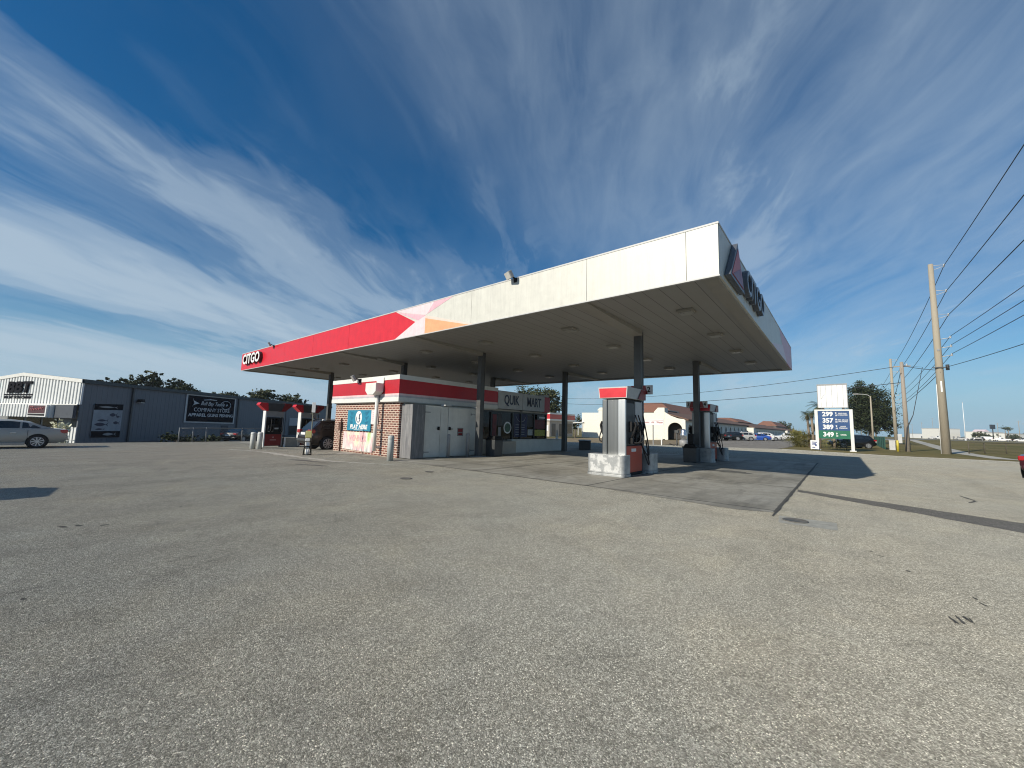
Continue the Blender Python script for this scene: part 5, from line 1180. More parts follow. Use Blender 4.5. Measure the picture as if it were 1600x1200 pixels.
for lab, x, y, h, bl, n, sd_ in (
    ('sparse dark tree with a tall open tuft above the slate roof', -87.2, 11.5, 4.5, [(0, 0, 6.9, 2.2, 2.4, 1.3), (.3, .6, 8.2, 1.3, 1.3, .9), (0, -2.6, 6.5, 1.9, 1.9, 1.2)], 1500, 1),
    ('low spreading dark tree nearest the white gable', -87.6, 7.0, 4.2, [(0, 0, 6.0, 2.0, 2.0, 1.0), (0, -.8, 6.6, 1.1, 1.1, .6)], 900, 2),
    ('dark tree with drooping right side above the slate roof', -86.5, 16.2, 4.0, [(0, -.8, 6.3, 2.2, 2.0, 1.5), (0, .9, 5.6, 1.3, 1.3, .9), (.2, -1.6, 7.2, 1.2, 1.2, .7)], 1400, 3),
    ('bushy tree above the black company board', -85.0, 22.4, 3.6, [(0, 0, 5.1, 2.4, 2.4, 1.3), (0, -2.6, 4.9, 1.7, 1.7, 1.0)], 1500, 4),
    ('dense dark tree behind the far red pump', -83.8, 27.0, 3.8, [(0, 0, 5.6, 2.5, 2.4, 1.5), (.3, 1.2, 6.3, 1.2, 1.2, .8)], 1700, 5),
    ('dark tree behind the white plate of the service stand', -82.4, 31.4, 3.6, [(0, 0, 5.2, 2.4, 2.3, 1.4), (0, 2.2, 4.6, 1.6, 1.6, 1.0)], 1500, 6)):
    bl = [(q[0], q[1], q[2] + .95, q[3], q[4], q[5]) for q in bl]
    tree('leafy_tree', lab, (x, y), h + .9, bl, int(n * 1.3), .22, M['dark_leaf'], sd_, .22, TG, clump=20, spread=.15)
tree('leafy_tree', 'large loose tree behind the store sign, touched by the canopy edge', (-56.5, 77.0), 5.0, [(0, 0, 8.4, 5.6, 5.6, 3.5), (3.3, 2.2, 7.2, 3.3, 3.3, 2.4), (-2.5, -1.2, 10, 3.1, 3.1, 1.9), (3.1, 2.5, 10.2, 2.8, 2.8, 1.6)], 6000, .28, M['dark_leaf'], 11, .35, clump=28)
tree('leafy_tree', 'small low tree between the far red kiosk and the plaza wall', (-45.8, 77.5), 2.4, [(0, 0, 3.6, 2.0, 2.0, 1.5), (1.5, .6, 4.3, 1.4, 1.4, .5)], 900, .2, M['dark_leaf'], 12, .18, clump=24)
tree('oak_tree', 'big dense round oak behind the fuel price sign', (4.9, 116.0), 3.2, [(0.1, 0, 8.2, 3.5, 3.4, 4.4), (-1.6, .3, 9.8, 2.3, 2.4, 3.2), (1.9, -.2, 6.2, 2.4, 2.6, 3.2), (-1.2, -.6, 5.4, 2.6, 2.6, 2.8), (-1.0, 0, 12.0, 1.8, 1.8, 1.7), (2.5, .3, 4.0, 1.8, 1.8, 1.6), (-2.4, .2, 4.0, 1.8, 1.8, 2.0), (.3, -.4, 3.6, 2.4, 2.0, 1.6), (3.0, 0, 2.6, 1.1, 1.1, .9)], 24000, .19, M['oak_leaf'], 21, .5, clump=34, spread=.19)

def palm(label, loc, h, nf, fl, seed, lean=(0, 0), m='palm_dark_leaf'):
    rnd = random.Random(seed); t = thing('palm_tree', label, 'palm tree', (loc[0], loc[1], gz(*loc)), 0, 'palms by the price sign')
    b = MB(); top = Vector((lean[0], lean[1], h)); b.tube([(0, 0, -.1), (lean[0] * .3, lean[1] * .3, h * .5), tuple(top)], [.17, .13, .11], 9)
    b.lathe([(.14, h - .55), (.22, h - .2), (.12, h + .05)], 9, (lean[0], lean[1])); b.build('trunk', 'palm_bark', t)
    b = MB()
    for f in range(nf):
        a = 2 * math.pi * f / nf + rnd.uniform(-.2, .2); el = rnd.uniform(-.5, 1.1); L = fl * rnd.uniform(.8, 1.15)
        prev = top.copy(); d = Vector((math.cos(a) * math.cos(el), math.sin(a) * math.cos(el), math.sin(el)))
        side = Vector((-math.sin(a), math.cos(a), 0)); K = 9
        for k in range(K):
            nxt = prev + d * (L / K); d = (d + Vector((0, 0, -.17))).normalized()
            w = L * .30 * math.sin(math.pi * (k + 1.2) / (K + 1.5))
            for s in (-1, 1):
                for u in (0.15, 0.6):
                    p = prev.lerp(nxt, u); b.poly([p, p + (nxt - prev) * .3, p + side * s * w + d * w * .55 + Vector((0, 0, -.20 * w)), ])
            prev = nxt
    b.build('crown', m, t, recalc=False); return t
palm('taller slim palm left of the price sign', (-2.05, 60.5), 5.0, 20, 1.35, 3, (.05, 0))
palm('middle palm with brown trunk left of the price sign', (-2.6, 59.5), 4.1, 18, 1.2, 4, (-.1, .1))
palm('shortest palm, leftmost by the price sign', (-3.05, 60.8), 3.9, 18, 1.1, 5, (-.12, 0))
palm('young palm behind the lower price panel', (-.7, 62.0), 2.6, 14, 1.0, 6)
def fan_bush(label, loc, n, hgt, seed, m='palm_leaf', group=None):
    rnd = random.Random(seed); t = thing('palm_bush', label, 'bush', (loc[0], loc[1], gz(*loc)), 0, group); b = MB()
    for i in range(n):
        a = rnd.uniform(0, 6.28); el = rnd.uniform(.35, 1.4); L = hgt * rnd.uniform(.6, 1.2); d = Vector((math.cos(a) * math.cos(el), math.sin(a) * math.cos(el), math.sin(el)))
        p = Vector((rnd.gauss(0, .35), rnd.gauss(0, .35), 0)); side = Vector((-math.sin(a), math.cos(a), 0)); tip = p + d * L
        for k in range(9):
            f = (k - 4) / 4; e = tip + side * f * L * .40 + d * L * .34 * (1 - abs(f)) + Vector((0, 0, -.12 * L * abs(f)))
            b.poly([tip - side * .035, tip + side * .035, e])
        b.poly([p - side * .015, p + side * .015, tip])
    b.build('foliage', m, t, recalc=False); return t
fan_bush('yellow green fan palm bush at the verge corner by the plaza lot', (-4.0, 60.6), 300, 1.65, 8)
fan_bush('small fan palm bush behind the white yard sign', (-1.4, 58.5), 26, 1.0, 9)
for k, (x, y, lab) in enumerate(((-.2, 53.6, 'small cycad clump under the left half of the price panel'), (.35, 54.5, 'small cycad clump under the right half of the price panel'))): fan_bush(lab, (x, y), 24, 1.0, 30 + k, 'palm_dark_leaf', 'clumps under the price panel')

for k, (x, y, r) in enumerate(((-44.0, 8.2, 1.1), (-44.2, 10.4, 1.0))): bush('low_bush', ['low dark bush behind the kerb below the slate wall', 'low dark bush by the end post of the pipe fence'][k], (x, y), r, .85, 420, .14, M['oak_leaf'], 40 + k)
# ------------------------------------------------------------------ far red kiosk
def far_kiosk():
    t = thing('fuel_kiosk', 'distant small kiosk with red and white fascia beyond the store counter', 'kiosk', (-39.3, 57.9, 0))
    b = MB(); b.box(-9, -.3, .3, 8.2, -.1, 2.75); b.build('wall', STUCCOD, t)
    for z0, z1, m, o in ((2.72, 3.0, WHITE, 0), (3.0, 3.85, KRED, .02), (3.85, 4.12, WHITE, 0)):
        b = MB(); b.box(-9.3 + o, 0 - o, 0 + o, 8.5 - o, z0, z1); b.build('fascia_band', m, t)
    b = MB(); b.box(-.299, -.26, 1.0, 2.2, 0, 2.2); b.build('door', DARKG, t); b = MB(); b.box(-.299, -.26, 3.4, 4.6, 0, 2.2); b.build('door', DARKG, t)
    b = MB(); b.box(-.299, -.25, 5.4, 7.8, .5, 2.3); b.build('window', GLASSD, t)
    b = MB(); b.box(-1.4, -.5, .25, .299, .9, 1.9); b.build('notice', SIGNW, t)
far_kiosk()

# ------------------------------------------------------------------ plaza
def arch_wall(y0, y1, z1, n, ah, aw, th):
    """list of prisms (outlines in (y,z)) of an arcade wall with n round arches"""
    outs = []; bay = (y1 - y0) / n
    for i in range(n):
        a = y0 + i * bay; c = a + bay / 2; e = a + bay
        outs.append([(a, 0), (c - aw / 2, 0), (c - aw / 2, z1), (a, z1)]); outs.append([(c + aw / 2, 0), (e, 0), (e, z1), (c + aw / 2, z1)])
        K = 8; spring = ah - aw / 2; arc = [(c - aw / 2 * math.cos(math.pi * k / K), spring + aw / 2 * math.sin(math.pi * k / K)) for k in range(K + 1)]
        for p, q in zip(arc, arc[1:]): outs.append([p, q, (q[0], z1), (p[0], z1)])
    return outs
def plaza_block(label, xa, y0, y1, h, narch, front=False, tower=None, dorm=(), aw=1.9):
    t = thing('plaza_building', label, 'shop building', (xa, y0, 0)); L = y1 - y0
    b = MB()
    for o in arch_wall(0, L, h - .05, narch, h - .75, min(aw, L / narch * .62), .4): b.prism(o, 'x', -.4, 0)
    b.build('arcade_wall', STUCCO, t)
    b = MB(); b.box(-15, -4.0, .5, L, 0, h + .35); b.build('wall', mat('plaza_wall_painted_shade', (.16, .14, .115), .85, var=.1), t)  # wall colour darkened to paint in the shade behind the arches
    for i in range(narch):
        b = MB(); c = (i + .5) * L / narch; b.box(-3.999, -3.95, c - 1.2, c + 1.2, .1, 2.4); b.build('shop_window', GLASSD, t)
    b = MB(); b.prism([(.5, h - .06), (.5, h + .10), (-5.2, h + 1.75), (-5.2, h + 1.55)], 'y', -.2, L); b.build('roof', 'brown_tile', t)
    b = MB(); b.prism([(.52, h - .16), (.52, h - .065), (-.3, h + .02), (-.3, h - .16)], 'y', -.2, L); b.build('eave', mat('eave_brown', (.09, .055, .04), .7), t)
    b = MB(); b.box(-15.1, -5.21, 0.4, L, h + .36, h + .9); b.build('parapet', STUCCOD, t)
    for (ya, yb, xx, zz, lab) in dorm:
        b = MB(); b.box(xx - 3, xx, ya, yb, h + .6, zz); b.build('vent_block', DARKG, t)
    if tower:
        ya, yb, x0, x1, zb, zt = tower
        b = MB(); b.box(x0, x1, ya, yb, h, zb); b.build('tower_wall', STUCCOD, t)
        b = MB(); v = [(x0 - .8, ya - .8, zb), (x1 + .8, ya - .8, zb), (x1 + .8, yb + .8, zb), (x0 - .8, yb + .8, zb), (x0 + 2.4, ya + 2.6, zt), (x1 - 2.4, ya + 2.6, zt), (x1 - 2.4, yb - 2.6, zt), (x0 + 2.4, yb - 2.6, zt)]
        vs = [b.b.verts.new(p) for p in v]
        for q in ((0, 1, 5, 4), (1, 2, 6, 5), (2, 3, 7, 6), (3, 0, 4, 7), (4, 5, 6, 7), (3, 2, 1, 0)): b._f([vs[i] for i in q])
        b.build('tower_roof', 'terracotta_tile', t)
    return t
A = plaza_block('white plaza building with arched arcade and red hipped roof tower', -20.9, 72.9, 131.0, 3.5, 12, True, (11, 42, -16, -6.4, 5.3, 7.5), ((43, 53, -5.3, 5.2, ''),))
def plaza_front(t):
    b = MB(); b.box(-20.4, -3.9, -.35, 0.0, -.3, 4.65); b.box(-20.45, -3.9, -.36, .01, 4.651, 4.72); b.build('wall', STUCCO, t)['label'] = 'sunlit white end wall'
    b = MB(); b.prism([(-5.4, 0), (-3.5, 0), (-3.5, 5.65), (-4.7, 5.65), (-5.4, 4.9)], 'y', -.42, -.361); b.prism([(-5.4, 4.73), (-3.5, 4.73), (-3.5, 5.65), (-4.7, 5.65)], 'y', -.36, 1.4); b.build('parapet', STUCCO, t)
    b = MB(); b.box(-16.6, -15.4, -.40, .6, 0, 5.2); b.prism([(-16.9, 5.2), (-15.1, 5.2), (-15.7, 5.75), (-16.3, 5.75)], 'y', -.45, .65); b.build('chimney', STUCCO, t)
    # porch end with one big arch and a curved gable
    b = MB(); aw, ah, z1 = 2.5, 3.0, 3.45; c = -1.72; K = 12; sp = ah - aw / 2
    b.prism([(-3.49, -.1), (c - aw / 2, -.1), (c - aw / 2, z1), (-3.49, z1)], 'y', -.40, 0); b.prism([(c + aw / 2, -.1), (.05, -.1), (.05, z1), (c + aw / 2, z1)], 'y', -.40, 0)
    arc = [(c - aw / 2 * math.cos(math.pi * k / K), sp + aw / 2 * math.sin(math.pi * k / K)) for k in range(K + 1)]
    for p, q in zip(arc, arc[1:]): b.prism([p, q, (q[0], z1), (p[0], z1)], 'y', -.40, 0)
    b.prism([(-3.49, z1 + .001), (.05, z1 + .001), (-.3, 3.62), (-1.2, 3.72), (-2.45, 4.2), (-3.49, 4.85)], 'y', -.40, 0)
    b.build('porch_wall', STUCCO, t)
    b = MB(); b.box(-3.4, -.5, 1.5, 1.55, 0, 3.3); b.build('porch_door', mat('porch_dark', (.05, .04, .035), .7), t)
    text('ARCADE', .001, .0005, DARKG, t, (-9, 2, 2), FACE_S)  if False else None
    b = MB(); b.box(-5.19, -4.9, 2.0, 12.5, 4.75, 5.5); b.build('sign_wall', STUCCOD, t)
    b = MB(); br = mat('sign_brown', (.10, .04, .03), .6)
    for k in range(8): b.box(-4.899, -4.82, 5.0 + k * .8, 5.55 + k * .8, 4.95 + .06 * (k % 3), 5.35)
    b.build('brown_letters', br, t)
plaza_front(A)
plaza_block('second plaza building with long arcade and shaded roof vents beyond the first', -20.9, 142.0, 232.0, 3.1, 18, False, (6, 34, -14, -5.6, 5.0, 6.4), ((37, 70, -5.3, 5.0, ''),))
plaza_block('third plaza building with orange tiled roof at the far end', -20.9, 240.0, 330.0, 3.0, 16, False, (10, 60, -14, -5.6, 5.4, 8.0))
for lab, y in (('white arched porch at the start of the second arcade', 138.5), ('white arched porch at the start of the third arcade', 236.0)):
    t = thing('arched_porch', lab, 'porch', (-20.9, y, 0)); b = MB()
    aw, ah, z1 = 2.6, 2.5, 3.1
    for xo in (0,):
        b.prism([(-4, 0), (-3.2, 0), (-3.2, z1), (-4, z1)], 'y', 0, 3.0); b.prism([(-.6, 0), (.6, 0), (.6, z1), (-.6, z1)], 'y', 0, 3.0); K = 8; c = -1.9; sp = ah - 1.3
        arc = [(c - 1.3 * math.cos(math.pi * k / K), sp + 1.3 * math.sin(math.pi * k / K)) for k in range(K + 1)]
        for p, q in zip(arc, arc[1:]): b.prism([p, q, (q[0], z1), (p[0], z1)], 'y', 0, 3.0)
    b.build('wall', STUCCO, t)
# carport frame left of the plaza wall
t = thing('carport', 'small white framed carport left of the plaza end wall', 'carport', (-43.5, 72.4, 0)); b = MB()
for x in (0, 2.4):
    for y in (0, 2.5): b.box(x - .06, x + .06, y - .06, y + .06, 0, 2.45)
b.build('post', SIGNW, t); b = MB(); b.prism([(-.3, 2.45), (2.7, 2.7), (2.7, 2.85), (-.3, 2.6)], 'y', -.2, 2.8); b.build('roof', SIGNW, t)

# ------------------------------------------------------------------ air and vacuum corner
t = thing('vacuum_sign', 'white Vacuum Air Water board on a thin post by the dirt strip', 'sign', (-15.5, 42.4, 0)); b = MB(); b.box(-.05, .05, -.04, .04, 0, 2.2); b.build('post', MIDG, t)
b = MB(); b.box(-1.25, 1.15, -.10, -.041, 2.12, 2.74); s_ = b.build('board', SIGNW, t, .01); text('Vacuum   Air   Water', .30, .004, mat('sign_text_red', (.42, .12, .12), .5), s_, (-.05, -.106, 2.40), FACE_S, .86, .006)
b = MB(); b.box(-1.2, 1.1, -.104, -.1005, 2.62, 2.66); b.build('rule', mat('sign_text_red', (.42, .12, .12)), s_)
b = MB(); b.box(-.05, .05, -.05, .05, 0, .95); tag(b.build('marker_post', SIGNW, loc=(-14.75, 42.8, 0), bevel=.01), 'short white marker post right of the vacuum sign', 'post')
t = thing('vacuum_machine', 'grey drum vacuum machine with chrome top and hanging hose', 'vacuum machine', (-12.45, 42.6, 0)); b = MB(); b.lathe([(.42, 0), (.42, .60), (.36, .64)], 16); b.build('base', MIDG, t)
b = MB(); b.lathe([(.33, .645), (.33, 1.25), (.26, 1.4), (.28, 1.55), (.16, 1.75), (.01, 1.78)], 16); b.build('drum', CHROME, t)
b = MB(); b.tube([(-.30, 0, 1.2), (-.62, 0, 1.3), (-.75, 0, .8), (-.6, 0, .15), (-.95, -.1, .08), (-1.4, 0, .2)], .05); b.build('hose', BLACK, t)
b = MB(); b.box(-.72, -.62, -.05, .05, 0, 1.5); b.box(-.85, -.5, -.15, .15, 1.35, 1.62); b.build('hose_post', DARKG, t)

# ------------------------------------------------------------------ fuel price sign
def price_sign():
    t = thing('price_sign', 'fuel price sign with blue and green panel under a blank white cabinet', 'price sign', (-.55, 51.4, .03), R_(-4))
    for x, lab in ((-1.37, 0), (1.37, 1)):
        b = MB(); b.box(x - .13, x + .13, -.16, .16, 0, 4.12); b.box(x - .25, x + .25, -.26, .26, 0, .10); b.build('post', WHITE, t, .01)
    b = MB(); b.box(-1.239, 1.239, -.14, .14, 3.98, 4.12); b.build('top_rail', WHITE, t)
    b = MB(); b.box(-1.235, 1.235, -.10, .10, 2.02, 3.975); pn = b.build('price_panel', BLUEP, t); b = MB(); b.box(-1.235, 1.235, -.10, .10, 1.20, 2.016); pg = b.build('price_panel', GREENP, t); pg['label'] = 'green diesel price panel'; pn['label'] = 'blue petrol price panel'
    b = MB(); b.box(-1.235, 1.235, -.106, -.1005, 2.66, 2.675); b.box(-1.235, 1.235, -.106, -.1005, 3.31, 3.325); b.build('divider', mat('panel_line', (.05, .13, .30), .4), pn)
    rows = [('299', 3.64, 'REGULAR', 'UNLEADED', pn), ('357', 2.99, 'MID GRADE', 'UNLEADED', pn), ('389', 2.34, 'SUPER', 'PREMIUM', pn), ('349', 1.60, 'DIESEL', '', pg)]
    for num, z, l1, l2, par in rows:
        text(num, .62, .004, SIGNW, par, (-.46, -.108, z), FACE_S, .92, .022)
        text('9', .24, .004, SIGNW, par, (.20, -.108, z + .10), FACE_S, 1, .008); text('10', .20, .004, SIGNW, par, (.21, -.108, z - .12), FACE_S, .9, .006)
        if l2: text(l1, .15, .003, SIGNW, par, (.72, -.108, z + .08), FACE_S, 1.0, .003); text(l2, .15, .003, SIGNW, par, (.72, -.108, z - .08), FACE_S, 1.0, .003)
        else: text(l1, .16, .003, SIGNW, par, (.72, -.108, z), FACE_S, 1, .004)
    b = MB(); b.box(-1.18, 1.18, -.22, .22, 4.30, 6.68); cb = b.build('blank_cabinet', mat('cabinet_white', (.80, .80, .78), .4, var=.05, streak=.3), t, .02)
    b = MB()
    for x in (-.90, -.48, -.02, .42, .86): b.box(x - .012, x + .012, -.228, -.2205, 4.36, 6.55)
    b.tube([(-.88, -.225, 5.2), (-.55, -.225, 5.75)], .01, 4); b.build('panel_seam', MIDG, cb)
    b = MB(); b.box(-1.2, 1.2, -.24, -.2205, 6.56, 6.70); b.box(-1.2, -1.14, -.24, -.2205, 4.30, 6.559); b.box(1.14, 1.2, -.24, -.2205, 4.30, 6.559); b.build('cabinet_frame', MIDG, cb)
    for x in (-.8, .8):
        b = MB(); b.box(x - .1, x + .1, -.1, .1, 4.121, 4.299); b.build('bracket', DARKG, t)
price_sign()
t = thing('yard_sign', 'small white yard sign with blue print at the verge edge by the price sign', 'yard sign', (-2.15, 50.9, .03), R_(-8)); b = MB(); b.box(-.34, .34, -.02, .02, .10, .98); yb_ = b.build('board', SIGNW, t)
b = MB(); nv = mat('print_blue', (.05, .08, .22), .5); b.box(-.22, .22, -.024, -.0205, .74, .84); b.prism([(-.2, .66), (.1, .70), (.22, .45), (.05, .40), (-.02, .55), (-.2, .52)], 'y', -.024, -.0205); b.box(-.2, .05, -.024, -.0205, .22, .32); b.build('print', nv, yb_)
b = MB(); b.box(-.30, -.27, -.015, .015, 0, .0995); b.box(.27, .30, -.015, .015, 0, .0995); b.build('stake', MIDG, t)

# ------------------------------------------------------------------ poles, lamp, wires
def pole(name, label, loc, h, r0, r1, m, arms):
    t = thing(name, label, 'utility pole', (loc[0], loc[1], gz(*loc))); b = MB(); b.cone((0, 0, -.1), (0, 0, h), r0, r1, 18); b.build('shaft', m, t)
    for z, L, kind in arms:
        b = MB()
        if kind == 'a':
            b.tube([(r1 * .8, 0, z + .25), (L, 0, z + .12)], .025); b.tube([(r1 * .8, 0, z - .25), (L, 0, z)], .025); b.cone((L, 0, z - .06), (L, 0, z + .22), .055, .055, 8)
        else:
            b.tube([(r1 * .8, 0, z), (L, 0, z + .10)], .035); b.lathe([(.02, z + .02), (.09, z + .06), (.05, z + .14), (.09, z + .2), (.02, z + .3)], 8, (L, 0))
        b.build('insulator_arm', LIGHTG, t)
    return t
PX, PY = 7.95, 58.2
P1 = pole('utility_pole', 'thick tall concrete utility pole nearest the camera on the grass verge', (PX, PY), 19.6, .36, .20, 'pole_concrete',
          [(19.2, .95, 'a'), (16.5, .95, 'a'), (14.0, .95, 'a'), (11.6, .95, 'b'), (10.7, .95, 'b'), (9.8, .95, 'b')])
b = MB(); b.box(-.06, .06, -.34, -.32, 6.2, 7.3); b.build('tag_plate', SIGNW, P1)
b = MB(); b.tube([(-.36, -.05, 0), (-.30, -.05, 7.0)], .035); b.build('riser_pipe', SIGNW, P1)
b = MB(); b.lathe([(.31, 8.6), (.31, 8.75)], 14); b.box(-.5, .5, -.36, -.30, 8.62, 8.72); b.cone((.55, -.2, 8.4), (.55, -.2, 8.95), .14, .14, 10); b.build('cable_clamp', DARKG, P1)
b = MB(); b.box(-.09, .09, -.34, -.28, 10.4, 10.6); b.build('junction_box', MIDG, P1)
P2 = pole('utility_pole', 'grey utility pole behind the oak edge, second along the line', (7.95, 105.0), 16.6, .30, .18, 'pole_concrete',
          [(16.2, .9, 'a'), (13.9, .9, 'a'), (11.6, .9, 'a'), (9.4, .8, 'b'), (8.5, .8, 'b'), (7.6, .8, 'b')])
P3 = pole('utility_pole', 'pale wooden utility pole with a slanting cable, left of the thick concrete pole', (5.5, 61.1), 9.9, .23, .15, 'pole_wood', [(9.4, .4, 'b')])
b = MB(); b.box(-.7, .7, -.05, .05, 9.35, 9.47); b.box(-.2, -.05, -.22, -.16, 8.6, 9.2); b.build('crossarm', 'pole_wood', P3)
b = MB(); b.tube([(.15, -.05, 9.5), (1.6, .0, 9.2), (.6, 0, 4.0), (.05, -.2, 2.6), (-.18, -.22, 0)], [.02, .025, .035, .06, .06]); b.build('drop_cable', WIRE, P3)
b = MB(); b.box(-.75, -.40, -.2, .1, .9, 1.9); b.build('meter_box', LIGHTG, P3, .02)
far_poles = [(8.1, 165.0, 15), (8.6, 240, 14), (10, 340, 15)]
for i, (x, y, h) in enumerate(far_poles): pole('utility_pole', ['distant utility pole, third along the line', 'distant utility pole, fourth along the line', 'distant utility pole, last along the line'][i], (x, y), h, .2, .14, 'pole_wood', [(h - .4, .7, 'a')])
def wire(p, q, sag, r=.028, label='overhead wire'):
    p = Vector(p); q = Vector(q); n = 18; b = MB()
    b.tube([tuple(p.lerp(q, i / n) - Vector((0, 0, sag * 4 * (i / n) * (1 - i / n)))) for i in range(n + 1)], r, 5)
    o = b.build('overhead_wire', WIRE); tag(o, label, 'power line', 'overhead wires'); return o
ax = PX + .95
hz = [19.25, 16.55, 14.05, 11.85, 10.95, 10.05]; fz = [16.25, 13.95, 11.65, 9.65, 8.75, 7.85]
names = ['top', 'second', 'third', 'fourth', 'fifth', 'sixth']
for k in range(6):
    rr_ = .030 if k < 3 else .024
    wire((ax, PY, hz[k]), (9.0 if k < 3 else 11.2, -45, hz[k] + .2), .9, rr_, f'{names[k]} highest wire running from the thick pole over the right picture edge')
    wire((ax, PY, hz[k]), (7.95 + (.9 if k < 3 else .8), 105.0, fz[k]), .5, rr_, f'{names[k]} highest wire between the thick concrete pole and the grey pole')
    if k < 3: wire((8.85, 105, fz[k]), (8.8, 165, 14.6), .5, .03, f'{names[k]} highest far wire beyond the grey pole')
wire((PX + .4, PY, 8.7), (14.5, 0, 8.9), .7, .026, 'lowest single cable running from the thick pole to the right picture edge')
wire((PX + .3, PY, 8.4), (5.5, 61.1, 9.5), .1, .03, 'short cable joining the thick pole and the pale wooden pole')
wire((5.5, 61.1, 9.5), (7.95, 105, 8.9), .5, .03, 'cable from the pale wooden pole back to the grey pole')
wire((5.1, 61.1, 9.42), (-55, 86, 9.0), 1.3, .03, 'upper long cable sagging from the pale pole across the sky to the left')
wire((5.3, 61.1, 7.6), (-55, 84, 7.6), 1.2, .035, 'lower long cable sagging from the pale pole across the sky to the left')
wire((PX, PY - .3, 8.2), (7.8, 165, 7.9), 1.6, .03, 'low cable along the pole line toward the distance')

def lamp():
    t = thing('street_lamp', 'tall grey street lamp with a curved arm in front of the oak', 'street lamp', (4.5, 100.0, .03)); b = MB(); b.cone((0, 0, 0), (0, 0, 9.0), .17, .10, 12); b.box(-.3, .3, -.3, .3, 0, .25); b.build('post', 'pole_concrete', t)
    b = MB(); b.tube([(0, 0, 8.9), (-.35, 0, 9.25), (-1.0, 0, 9.42), (-1.7, 0, 9.45)], .05, 8); b.build('arm', LIGHTG, t)
    b = MB(); b.box(-2.5, -1.65, -.14, .14, 9.40, 9.54); b.build('lamp_head', LIGHTG, t, .04)
lamp()
# ------------------------------------------------------------------ verge furniture
t = thing('mesh_barrier', 'run of dark green mesh fence beside the oak', 'fence', (3.6, 66.0, 0)); b = MB(); b.poly([(.4, 0, .1), (1.6, 60, .1), (1.6, 60, 1.5), (.4, 0, 1.5)]); b.poly([(.4, 0, .1), (.4, 0, 1.5), (1.6, 60, 1.5), (1.6, 60, .1)]) if False else None
q = b.build('mesh', GRNF, t); md = q.modifiers.new('thick', 'SOLIDIFY'); md.thickness = .03
for k in range(13):
    b = MB(); b.box(-.03, .03, -.03, .03, 0, 1.6); b.build('post', mat('green_post', (.01, .07, .05), .6), t, loc=(.36 + 1.2 * k / 12, 60 * k / 12, 0))
b = MB(); b.box(-.26, .26, -.2, .2, 0, 1.1); b.box(-.30, .30, -.24, .24, 1.1, 1.18); tag(b.build('utility_box', LIGHTG, loc=(4.55, 65.0, .03), bevel=.02), 'pale grey utility cabinet at the end of the green mesh fence', 'cabinet')
b = MB(); b.lathe([(.10, 0), (.10, 1.15), (.06, 1.2), (.005, 1.2)], 12); tag(b.build('marker_bollard', YELP, loc=(4.6, 59.6, .03)), 'thin yellow marker bollard left of the pale wooden pole', 'bollard')
def chain_fence(label, pts, h, n, m=MIDG, mesh=True):
    t = thing('pipe_fence', label, 'fence', (pts[0][0], pts[0][1], gz(*pts[0]))); o = Vector((*pts[0], gz(*pts[0])))
    P = []
    for i in range(n + 1):
        f = i / n * (len(pts) - 1); k = min(int(f), len(pts) - 2); a, c = pts[k], pts[k + 1]; x, y = lerp(a[0], c[0], f - k), lerp(a[1], c[1], f - k); P.append(Vector((x, y, gz(x, y))) - o)
    for p in P:
        b = MB(); b.cone(tuple(p), tuple(p + Vector((0, 0, h))), .045, .045, 8); b.build('post', m, t)
    b = MB(); b.tube([tuple(p + Vector((0, 0, h - .05))) for p in P], .03); b.build('rail', m, t)
    if mesh:
        b = MB()
        for a, c in zip(P, P[1:]):
            L = (c - a).length; st_ = .28; k = 0
            while k * st_ < L + h:
                for sgn in (0, 1):
                    u0, u1 = k * st_ - h, k * st_; z0, z1 = 0.06, h - .06
                    if u0 < 0: z0 += (0 - u0) / h * (z1 - z0); u0 = 0
                    if u1 > L: z1 -= (u1 - L) / h * (h - .12); u1 = L
                    if u1 > u0:
                        A_, B_ = (a.lerp(c, u0 / L) + Vector((0, 0, z0)), a.lerp(c, u1 / L) + Vector((0, 0, z1)))
                        if sgn: A_, B_ = (a.lerp(c, u0 / L) + Vector((0, 0, h - z0)), a.lerp(c, u1 / L) + Vector((0, 0, h - z1)))
                        b.tube([tuple(A_), tuple(B_)], .004, 3)
                k += 1
        b.build('mesh', m, t)
    return t
chain_fence('grey pipe rail fence along the kerb before the slate wall', [(-38.2, 7.1), (-38.0, 8.7), (-38.0, 13.5)], 1.15, 4, mat('fence_dull_grey', (.16, .17, .18), .5))
chain_fence('thin wire fence with dark posts along the grass field', [(10.3, 63.5), (13.2, 69.5), (19.5, 79.5), (30, 92)], 1.25, 5, mat('fence_post_brown', (.10, .085, .06), .8))

# ------------------------------------------------------------------ far field to the right
FG = 'vehicles on the far highway'
def far(zd, px):       # ground point reached along a bearing, for laying out the highway traffic
    v = CAMROT @ Vector((px - 800, 0, -617.4)); return (v.x * zd / 617.4, v.y * zd / 617.4)
def hwz(x, y): return gz(x, y) + .07
for lab, px_, zd, sty, pnt, rz in (('white pickup crossing on the far highway', 1557, 190, 'pickup', WHTP, 170), ('white van ahead of the crossing pickup on the far highway', 1530, 200, 'van', WHTP, 172), ('dark car behind the white pole base on the highway', 1513, 205, 'sedan', GREYC, 170),
      ('pale car at the right end of the highway traffic', 1586, 200, 'sedan', WHTP, -10), ('white car far along the highway beside the thick pole', 1450, 260, 'sedan', WHTP, 140), ('white van far along the highway left of the thick pole', 1462, 250, 'van', WHTP, 140), ('silver car close to the thin white pole', 1494, 215, 'sedan', SIL2, 160), ('black suv between the white van and the dark car', 1520, 198, 'suv', BLKP, 170)):
    x, y = far(zd, px_); car('far_vehicle', lab, 'car', (x, y), R_(rz), sty, pnt, FG, None, hwz(x, y))
